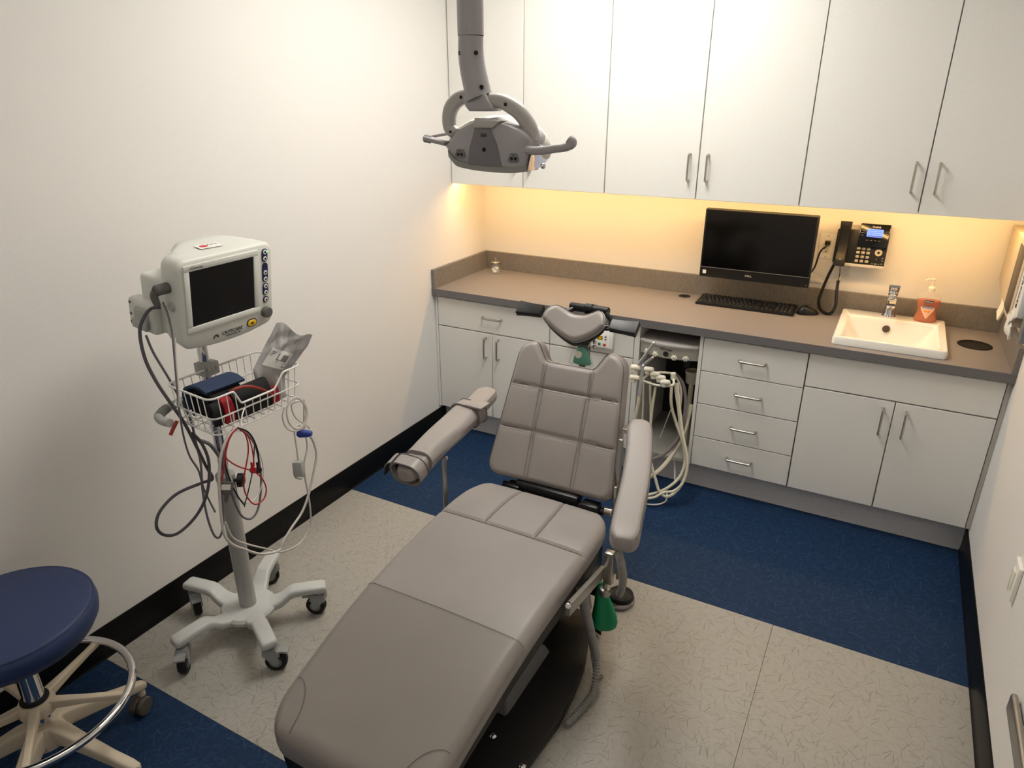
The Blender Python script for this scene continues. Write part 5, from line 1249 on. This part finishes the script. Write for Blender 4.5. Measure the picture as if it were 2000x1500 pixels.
MB().tube(rp, .0034, 8, closed=True, smooth=False).build('rim', 'wire_white', bk, sm=60)
cc = (A_+B_+C_+D_)/4
def ins(p, z, s=.94): return V((cc.x+(p.x-cc.x)*s, cc.y+(p.y-cc.y)*s, z))
mid = corner_path([ins(p, .985, .97) for p in (A_, B_, C_, D_)]); bot = corner_path([ins(p, .930, .93) for p in (A_, B_, C_, D_)])
MB().tube(mid, .0026, 6, closed=True, smooth=False).build('middle_ring', 'wire_white', bk, sm=60)
MB().tube(bot, .0026, 6, closed=True, smooth=False).build('bottom_ring', 'wire_white', bk, sm=60)
def rim_z(a, b, t):
    if a is B_ and b is C_:
        if .24 < t < .78: return 1.05-.045*sstep(.24, .30, t)*(1-sstep(.66, .78, t))
    return 1.05
for a, b, m_ in ((A_, B_, 7), (B_, C_, 12), (C_, D_, 7), (D_, A_, 12)):
    for k in range(1, m_):
        t = k/m_; p = lerp(a, b, t); z1 = rim_z(a, b, t); up_ = V((p.x, p.y, z1)); lo_ = ins(p, .930, .93); inn = ins(p, .928, .80)
        MB().tube([up_, ins(p, .985, .972), lo_+V((0, 0, .012)), lo_, lo_.lerp(inn, .5)], .0017, 5, res=3).build('side_wire', 'wire_white', bk, sm=60)
for k in range(1, 9):
    t = k/9; MB().tube([ins(lerp(A_, D_, t), .929, .93), ins(lerp(B_, C_, t), .929, .93)], .0017, 5, smooth=False).build('floor_wire', 'wire_white', bk, sm=60)
for k in range(1, 5):
    t = k/5; MB().tube([ins(lerp(A_, B_, t), .927, .93), ins(lerp(D_, C_, t), .927, .93)], .0017, 5, smooth=False).build('floor_wire', 'wire_white', bk, sm=60)
hk = at(458, 838, x=.588); MB().tube([ins(lerp(B_, C_, .2), .985, .99), ins(lerp(B_, C_, .2), .95, 1.0), hk+V((.006, .004, .0)), hk+V((.016, .006, -.006)), hk+V((.02, .008, .008)), hk+V((.004, .03, .03)), ins(lerp(B_, C_, .32), .985, .99)], .0022, 6).build('hook', 'wire_white', bk, sm=60)

# folded cuffs in the basket
def slab(path, wvec, th, name, m, lab=None, parent=None, n=2, cat='pressure cuff'):
    P_ = spline([V(p) for p in path], 6); rg = []
    for i, p in enumerate(P_):
        t = (P_[min(i+1, len(P_)-1)]-P_[max(0, i-1)]).normalized(); w_ = V(wvec); n_ = t.cross(w_).normalized()*th/2
        rg.append([p-w_/2-n_, p+w_/2-n_, p+w_/2+n_, p-w_/2+n_])
    o = MB().loft(rg).build(name, m, parent, loc=None if parent else tuple(min(P_, key=lambda q: q.z)), sm=50)
    if lab: tag(o, lab, cat, 'folded cuffs in the basket')
    return o
cf = thing('pressure_cuff', 'navy and black blood pressure cuff folded in the wire basket', 'pressure cuff', (.47, -2.38, .935), 0, 'folded cuffs in the basket')
slab([(.405, -2.405, .965), (.404, -2.405, 1.020), (.425, -2.402, 1.045), (.465, -2.398, 1.050), (.498, -2.394, 1.036)], V((.012, .134, 0)), .009, 'navy_flap', 'cuff_navy', parent=cf)
slab([(.415, -2.405, .945), (.416, -2.405, 1.010), (.435, -2.400, 1.028), (.475, -2.396, 1.028), (.497, -2.394, 1.008), (.497, -2.394, .945)], V((.010, .104, 0)), .012, 'black_fold', 'cuff_black', parent=cf)
slab([(.445, -2.40, .945), (.448, -2.40, .995), (.470, -2.397, .995), (.472, -2.397, .945)], V((.010, .10, 0)), .016, 'inner_fold', 'cuff_black', parent=cf)
cr_ = thing('pressure_cuff', 'red and black blood pressure cuff folded at the front of the wire basket', 'pressure cuff', (.53, -2.36, .940), 0, 'folded cuffs in the basket')
slab([(.549, -2.345, .945), (.551, -2.345, .975), (.547, -2.345, 1.005), (.533, -2.343, 1.026), (.520, -2.342, 1.028)], V((.008, .135, 0)), .010, 'black_panel', 'cuff_black', parent=cr_)
slab([(.543, -2.433, .945), (.546, -2.433, .985), (.536, -2.432, 1.012), (.520, -2.430, 1.018)], V((.003, .032, 0)), .010, 'red_panel', 'cuff_red', parent=cr_)
slab([(.534, -2.467, .945), (.537, -2.467, .985), (.530, -2.466, 1.006), (.518, -2.464, 1.010)], V((.003, .028, 0)), .010, 'black_side', 'cuff_black', parent=cr_)
slab([(.551, -2.262, .945), (.552, -2.262, .975), (.549, -2.262, 1.000)], V((.0, .030, 0)), .010, 'red_tab', 'cuff_red', parent=cr_)
tp_ = [at(352, 760, x=.42), at(362, 748, x=.43), at(380, 745, x=.44)]
tag(MB().tube([at(448, 768, x=.556), at(462, 759, x=.560), at(485, 755, x=.564), at(512, 761, x=.566), at(536, 775, x=.566)], .0050, 10).build('rubber_tube', 'tube_red', loc=tuple(at(500, 758, x=.55))), 'red-brown rubber tube arching over the basket edge', 'tube', 'rubber tubes of the cuffs')
tag(MB().tube([at(346, 822, x=.435), at(341, 832, x=.435), at(337, 840, x=.435), at(333, 850, x=.435)], .0055, 10).build('rubber_tube', 'tube_red', loc=tuple(at(333, 850, x=.41))), 'red-brown rubber tube end poking below the left of the basket', 'tube', 'rubber tubes of the cuffs')

# crumpled mailer standing in the basket
q00, q10, q11, q01 = at(494, 723, x=.51), at(556, 735, x=.535), at(611, 660, x=.62), at(540, 631, x=.53)
b00, b10 = V((q00.x-.004, q00.y+.012, .9345)), V((q10.x-.004, q10.y-.002, .9345))
def mailer(u, v, s):
    # lower third stands on the basket floor, the rest leans back over the corner
    nrm = (q10-q00).cross(q01-q00).normalized(); base = b00.lerp(b10, u); mid_ = q00.lerp(q10, u); top_ = q01.lerp(q11, u)
    p = base.lerp(mid_, v/.38) if v < .38 else mid_.lerp(top_, (v-.38)/.62)
    if v < .38: nrm = nrm.lerp((b10-b00).cross(q00-b00).normalized(), 1-v/.38).normalized()
    puff = .013*math.sin(PI*u)**.6*math.sin(PI*min(1, v*1.15+.02))**.6
    wr = .0045*math.sin(9*u+7*v)+.0055*(math.sin(17*u-11*v+1)*math.sin(13*v+3*u))*sstep(.45, .8, v)+.003*math.sin(31*u+23*v)*sstep(.5, .8, v)
    ee = min(1, min(u, 1-u)*12)*min(1, min(v, 1-v)*12)
    return p+nrm*(s*(puff+.001)+wr*min(1, ee+.25))+V((0, 0, .010*math.sin(8*u)*sstep(.85, 1, v)))
mlr = thing('mailer_bag', 'crumpled grey plastic mailer with a barcode label standing in the basket', 'mailer', tuple(q00.lerp(q10, .5)))
nu, nv = 28, 36; k = MB(); fr_ = [mailer(i/nu, j/nv, 1) for j in range(nv+1) for i in range(nu+1)]; bk_ = [mailer(i/nu, j/nv, -1) for j in range(nv+1) for i in range(nu+1)]; N_ = len(fr_); n1 = nu+1
F = [(j*n1+i, j*n1+i+1, (j+1)*n1+i+1, (j+1)*n1+i) for j in range(nv) for i in range(nu)]+[(N_+j*n1+i, N_+(j+1)*n1+i, N_+(j+1)*n1+i+1, N_+j*n1+i+1) for j in range(nv) for i in range(nu)]
rim2 = list(range(n1))+[j*n1+nu for j in range(1, nv+1)]+[nv*n1+i for i in range(nu-1, -1, -1)]+[j*n1 for j in range(nv-1, 0, -1)]
F += [(a, N_+a, N_+b, b) for a, b in zip(rim2, rim2[1:]+rim2[:1])]
k.add(fr_+bk_, F).build('pouch', 'poly', mlr, sm=40)
nsgn = 1 if ((q10-q00).cross(q01-q00)).dot(CAM-q00) > 0 else -1
def on_bag(u, v, off): return mailer(u, v, nsgn)+(q10-q00).cross(q01-q00).normalized()*nsgn*off
lb = MB().grid(lambda a, b: on_bag(.14+.62*a+.03*b, .47+.24*b, .0016), 10, 8).build('shipping_label', 'white_label', mlr)
br_ = MB(); random.seed(5); x = 0
while x < .9:
    w_ = random.choice((.012, .02, .03)); br_.add([on_bag(.14+.62*(.34+.6*a)+.03*b, .47+.24*b, .0022) for a, b in ((x, .42), (x+w_, .42), (x+w_, .80), (x, .80))], [(0, 1, 2, 3)]); x += w_+random.choice((.012, .02, .025))
for yy, xa, xb in ((.80, .06, .22), (.70, .06, .20), (.60, .06, .15), (.34, .4, .9), (.28, .4, .8), (.12, .75, .95)): br_.add([on_bag(.14+.62*a+.03*b, .47+.24*b, .0022) for a, b in ((xa, yy), (xb, yy), (xb, yy+.035), (xa, yy+.035))], [(0, 1, 2, 3)])
br_.build('barcode', 'ink', lb)

# ------------------------------------------------------------------ cables on the stand
# clearance in depth that keeps each cable off its neighbours
CABLE_DX = {
    'dark grey pressure hose from the side module, looping out to the left': 0.042,
    'grey hose hanging behind the pressure hose in a narrow loop': 0.012,
    'thin pale cable hanging below the monitor': 0.012,
    'pale tube sweeping from the hook past the column to the blue clip': 0.012,
    'grey lead bundle looping from the hook': -0.018,
    'red lead running from the hook down to the grey connector': 0.006,
    'red lead making the widest loop right of the column': 0.018,
    'black lead hanging from the hook to the black snap': 0.018,
    'black lead curving down in front of the column': -0.006,
    'white lead looping beside the red ones': -0.012,
    'pale sensor cable coiled at the right basket corner': 0.006,
    'pale cable dropping from the coil to the finger clip': -0.006,
    'thin pale cable running from the coil down to the stand base': -0.006,
}
def cable(pts, r, m, lab, x=None, name='monitor_cable', cat='cable', group='cables on the monitor stand', n=7):
    dx = CABLE_DX.get(lab, 0); P_ = [at(p[0], p[1], x=(p[2] if len(p) > 2 else x)+dx) for p in pts]; lo_ = min(P_, key=lambda q: q.z)
    return tag(MB().tube(P_, r, n).build(name, m, loc=tuple(lo_), sm=60), lab, cat, group)
cable([(313, 600, .33), (295, 603, .31), (280, 622, .30), (273, 650, .30), (283, 700, .32), (305, 745, .34), (335, 790, .36), (362, 830, .37), (385, 875, .37), (402, 910, .37), (415, 935, .37), (395, 943, .36), (345, 965, .34), (312, 1000, .33), (306, 1030, .33), (322, 1045, .33), (350, 1040, .34), (385, 1005, .36), (405, 960, .38), (408, 905, .38), (395, 868, .38), (375, 845, .37)],   .0050, 'cable_dark', 'dark grey pressure hose from the side module, looping out to the left')
cable([(285, 655, .28), (300, 690, .29), (330, 740, .31), (352, 780, .33), (372, 820, .34), (384, 870, .35), (392, 905, .36), (396, 960, .36), (405, 1010, .36), (418, 1045, .36), (430, 1048, .36), (436, 1020, .37), (434, 960, .37), (428, 900, .37)], .0038, 'cable_grey', 'grey hose hanging behind the pressure hose in a narrow loop')
cable([(318, 590, .42), (327, 612, .425), (336, 650, .43), (340, 690, .44), (346, 760, .45), (350, 800, .45), (358, 850, .44), (370, 890, .43), (388, 920, .42), (398, 955, .41), (420, 1000, .40)], .0030, 'cable_grey', 'thin grey cable from the angled plug down past the basket')
cable([(388, 860, .36), (410, 868, .37), (428, 890, .375), (440, 900, .38)], .0062, 'cable_grey', 'thick grey cable stub under the basket by the pole')
cable([(342, 660, .43), (344, 700, .44), (349, 760, .46), (350, 795, .46)], .0022, 'cable_light', 'thin pale cable hanging below the monitor')
X0 = .60
cable([(463, 838), (448, 850), (434, 880), (428, 925), (430, 985), (437, 1040), (452, 1062), (475, 1072), (510, 1082), (545, 1075), (553, 1058), (570, 1030), (590, 1000), (603, 965), (612, 925), (618, 890), (613, 865), (606, 852)], .0042, 'cable_light', 'pale tube sweeping from the hook past the column to the blue clip', .60)
cable([(464, 836), (480, 845), (496, 865), (504, 890), (510, 940), (505, 990), (492, 1012), (475, 1010), (462, 990), (445, 940), (436, 900), (440, 862), (455, 840)], .0035, 'cable_grey', 'grey lead bundle looping from the hook', .605, 'lead_wire', 'cable', 'patient leads on the hook')
cable([(463, 837), (450, 852), (441, 885), (437, 915), (434, 940)], .0022, 'cable_red', 'red lead running from the hook down to the grey connector', .612, 'lead_wire', 'cable', 'patient leads on the hook')
cable([(461, 838), (448, 856), (441, 890), (450, 902), (468, 912), (495, 921), (512, 935), (520, 955), (515, 975), (500, 985), (487, 977), (477, 955), (478, 925), (485, 880), (480, 850), (468, 838)], .0022, 'cable_red', 'red lead making the widest loop right of the column', .615, 'lead_wire', 'cable', 'patient leads on the hook')
cable([(466, 837), (483, 850), (492, 875), (496, 905), (495, 918)], .0020, 'cable_red', 'red lead hanging from the hook to the red snap', .618, 'lead_wire', 'cable', 'patient leads on the hook')
cable([(464, 836), (482, 842), (495, 858), (504, 885), (505, 915)], .0024, 'cable_black', 'black lead hanging from the hook to the black snap', .62, 'lead_wire', 'cable', 'patient leads on the hook')
cable([(456, 842), (443, 870), (440, 905), (450, 940), (465, 970), (476, 985)], .0024, 'cable_black', 'black lead curving down in front of the column', .612, 'lead_wire', 'cable', 'patient leads on the hook')
cable([(497, 870), (494, 915), (486, 955), (477, 990)], .0018, 'cable_black', 'black lead slanting down behind the red loop', .60, 'lead_wire', 'cable', 'patient leads on the hook')
cable([(460, 838), (446, 856), (440, 890), (450, 930), (462, 965), (475, 980), (490, 980), (505, 965), (514, 935), (513, 905), (505, 880)], .0022, 'cable_white', 'white lead looping beside the red ones', .608, 'lead_wire', 'cable', 'patient leads on the hook')
for p, m_, lab in (((494, 918), 'cable_red', 'red snap connector at the end of a patient lead'), ((505, 918), 'cable_black', 'black snap connector at the end of a patient lead')):
    c_ = at(*p, x=.622); k = MB().lathe([(.0095, -.003), (.0105, .001), (.0085, .004), (.005, .0045), (.004, .003), (0, .003)], c_, (1, -.5, .3), 20); k.cyl(c_+V((0, 0, .008)), c_+V((-.001, -.001, .026)), .0045, .003, 12)
    tag(k.build('lead_snap', m_, loc=tuple(c_)), lab, 'connector', 'lead snaps')
cj = at(443, 957, x=.618); T_ = frame(cj, CR, V((.12, .2, 1)).normalized(), -CF)
k = thing('lead_connector', 'grey flat lead connector with a white label in front of the column', 'connector', tuple(cj))
MB(T_).prism([(-.019, .026), (.017, .026), (.017, -.006), (.008, -.018), (.006, -.040), (-.002, -.040), (-.004, -.018), (-.017, -.006)], -.006, .006, None, .002).build('body', 'device_dark', k)
MB(T_).prism(rrect(.028, .018, .001, 1), .006, .0066, M.Translation((-.001, .010, 0))).build('label', 'white_label', k)
# coiled sensor cable on the right corner
cable([(556, 796), (552, 815), (560, 836), (577, 842), (592, 834), (600, 812), (596, 790), (580, 776), (566, 784), (560, 805), (566, 828), (582, 838), (594, 826), (598, 803), (588, 782), (572, 780), (562, 795)], .0028, 'cable_light', 'pale sensor cable coiled at the right basket corner', .592)
cable([(590, 782), (570, 790), (577, 815), (600, 832), (604, 838), (592, 838), (583, 830), (575, 838), (577, 860), (580, 880), (582, 900)], .0026, 'cable_light', 'pale cable dropping from the coil to the finger clip', .596)
cable([(594, 780), (594, 830), (597, 850), (600, 875), (594, 905), (596, 935), (603, 970), (607, 1010), (603, 1035), (585, 1062), (550, 1078), (520, 1072), (480, 1062), (455, 1050), (440, 1020)], .0030, 'cable_light', 'thin pale cable running from the coil down to the stand base', .59)
fc = at(583, 917, x=.60); T_ = frame(fc, CR, V((0, 0, 1)), -V((CF.x, CF.y, 0)).normalized())
k = thing('finger_clip', 'pale grey finger sensor clip hanging below the basket', 'finger clip', tuple(fc+V((0, 0, -.03))))
MB(T_).loft([[V((a, z, b)) for a, b in rrect(w_, d_2, .004, 3)] for z, w_, d_2 in ((.030, .030, .018), (.020, .032, .024), (-.015, .032, .026), (-.028, .028, .020), (-.034, .016, .012))]).build('shell', 'device_grey', k)
MB(T_).ball((.004, -.026, .010), (.011, .007, .006), 12).build('pad', 'device', k)
bc_ = at(596, 847, x=.605); T_ = frame(bc_, CR, V((0, 0, 1)), -V((CF.x, CF.y, 0)).normalized())
k = MB(T_); k.loft([[V((x, a, b)) for a, b in rrect(h_, .018, .006, 3)] for x, h_ in ((-.026, .016), (-.018, .026), (-.004, .024), (.010, .022), (.022, .014))]); k = k.build('tube_clip', 'clip_blue', loc=tuple(bc_)); tag(k, 'blue plastic tube clip hanging below the coiled cable', 'tube clip')

# ------------------------------------------------------------------ stool
SX, SY = .318, -3.045
so = thing('stool', 'dark blue round rolling stool with a chrome foot ring in the lower left corner', 'stool', (SX, SY, 0))
zs = .592
MB().lathe([(.0, zs-.085), (.17, zs-.085), (.195, zs-.078), (.208, zs-.055), (.211, zs-.030), (.207, zs-.012), (.200, zs-.004), (.194, zs-.002), (.150, zs+.004), (.08, zs+.007), (0, zs+.008)], (SX, SY, 0), n=72).build('seat', 'stool_vinyl', so, sm=60)
MB().lathe([(.2040, zs-.0065), (.2065, zs-.0055), (.2050, zs-.0035), (.2025, zs-.0045)], (SX, SY, 0), n=72).build('seat_piping', 'stool_vinyl', so)
MB().lathe([(.05, zs-.112), (.15, zs-.10), (.17, zs-.0855), (0, zs-.0855)], (SX, SY, 0), n=40).build('seat_plate', 'black_plastic', so)
MB().cyl((SX, SY, .20), (SX, SY, .40), .027, n=32).build('column', 'chrome', so)
MB().cyl((SX, SY, .40), (SX, SY, zs-.10), .022, n=28).build('piston', 'black_plastic', so)
a0 = [R(k*72+88) for k in range(5)]
hbm = MB().lathe([(.030, .135), (.050, .135), (.054, .16), (.046, .205), (.040, .21), (.030, .21)], (SX, SY, 0), n=36); hbm.build('base_hub', 'stool_beige', so)
for k, a in enumerate(a0):
    T_ = M.Translation((SX, SY, 0)) @ M.Rotation(a, 4, 'Z'); rg = []
    for r_, z, w_, h_ in ((.035, .180, .046, .060), (.07, .172, .042, .056), (.14, .145, .036, .046), (.21, .118, .032, .038), (.265, .100, .032, .032), (.285, .094, .028, .026), (.292, .092, .016, .016)):
        rg.append([V((r_, p, z+q)) for p, q in rrect(w_, h_, .009, 4)])
    l_ = MB(T_).loft(rg).build('leg', 'stool_beige', so, sm=60)
    MB(T_).cyl((.272, 0, .09), (.272, 0, .06), .012, n=16).build('caster_stem', 'stool_beige', l_)
    Tc_ = T_ @ M.Translation((.272, 0, 0)) @ M.Rotation(R((200, 150, 120, 60, 30)[k]), 4, 'Z')
    cs = MB(Tc_)
    for sgn in (-1, 1): cs.lathe([(.008, .004), (.026, .005), (.029, .009), (.030, .018), (.027, .023), (.0, .024)], (.016, 0, .0305), (0, sgn, 0), 28)
    cs.cyl((.016, -.006, .0305), (.016, .006, .0305), .012); cs.prism([(-.014, .045), (-.012, .060), (.020, .066), (.044, .052), (.046, .034), (.032, .056), (.0, .050)], -.005, .005, frame((0, 0, 0), (1, 0, 0), (0, 0, 1), (0, -1, 0)), .001)
    cs.build('caster', 'stool_caster', so, sm=50)
# foot ring on its own spider
zr = .285
rc = MB().lathe([(.028, zr-.035), (.046, zr-.035), (.048, zr-.01), (.040, zr+.006), (.028, zr+.008)], (SX, SY, 0), n=36); rc.build('ring_collar', 'stool_beige', so)
MB().lathe([(.028, zr+.005), (.036, zr+.008), (.036, zr+.012), (.028, zr+.014)], (SX, SY, 0), n=30).build('collar_seal', 'black_rubber', so)
for k in range(5):
    a = R(k*72+37); T_ = M.Translation((SX, SY, 0)) @ M.Rotation(a, 4, 'Z')
    MB(T_).loft([[V((r_, p, zr-.012+q)) for p, q in rrect(w_, h_, .004, 3)] for r_, w_, h_ in ((.038, .026, .030), (.12, .020, .022), (.20, .018, .018), (.236, .020, .018))]).build('ring_spoke', 'stool_beige', so, sm=50)
MB().tube([(SX+.243*math.cos(2*PI*k/64), SY+.243*math.sin(2*PI*k/64), zr-.006) for k in range(64)], .0115, 14, closed=True, smooth=False).build('foot_ring', 'chrome', so, sm=60)
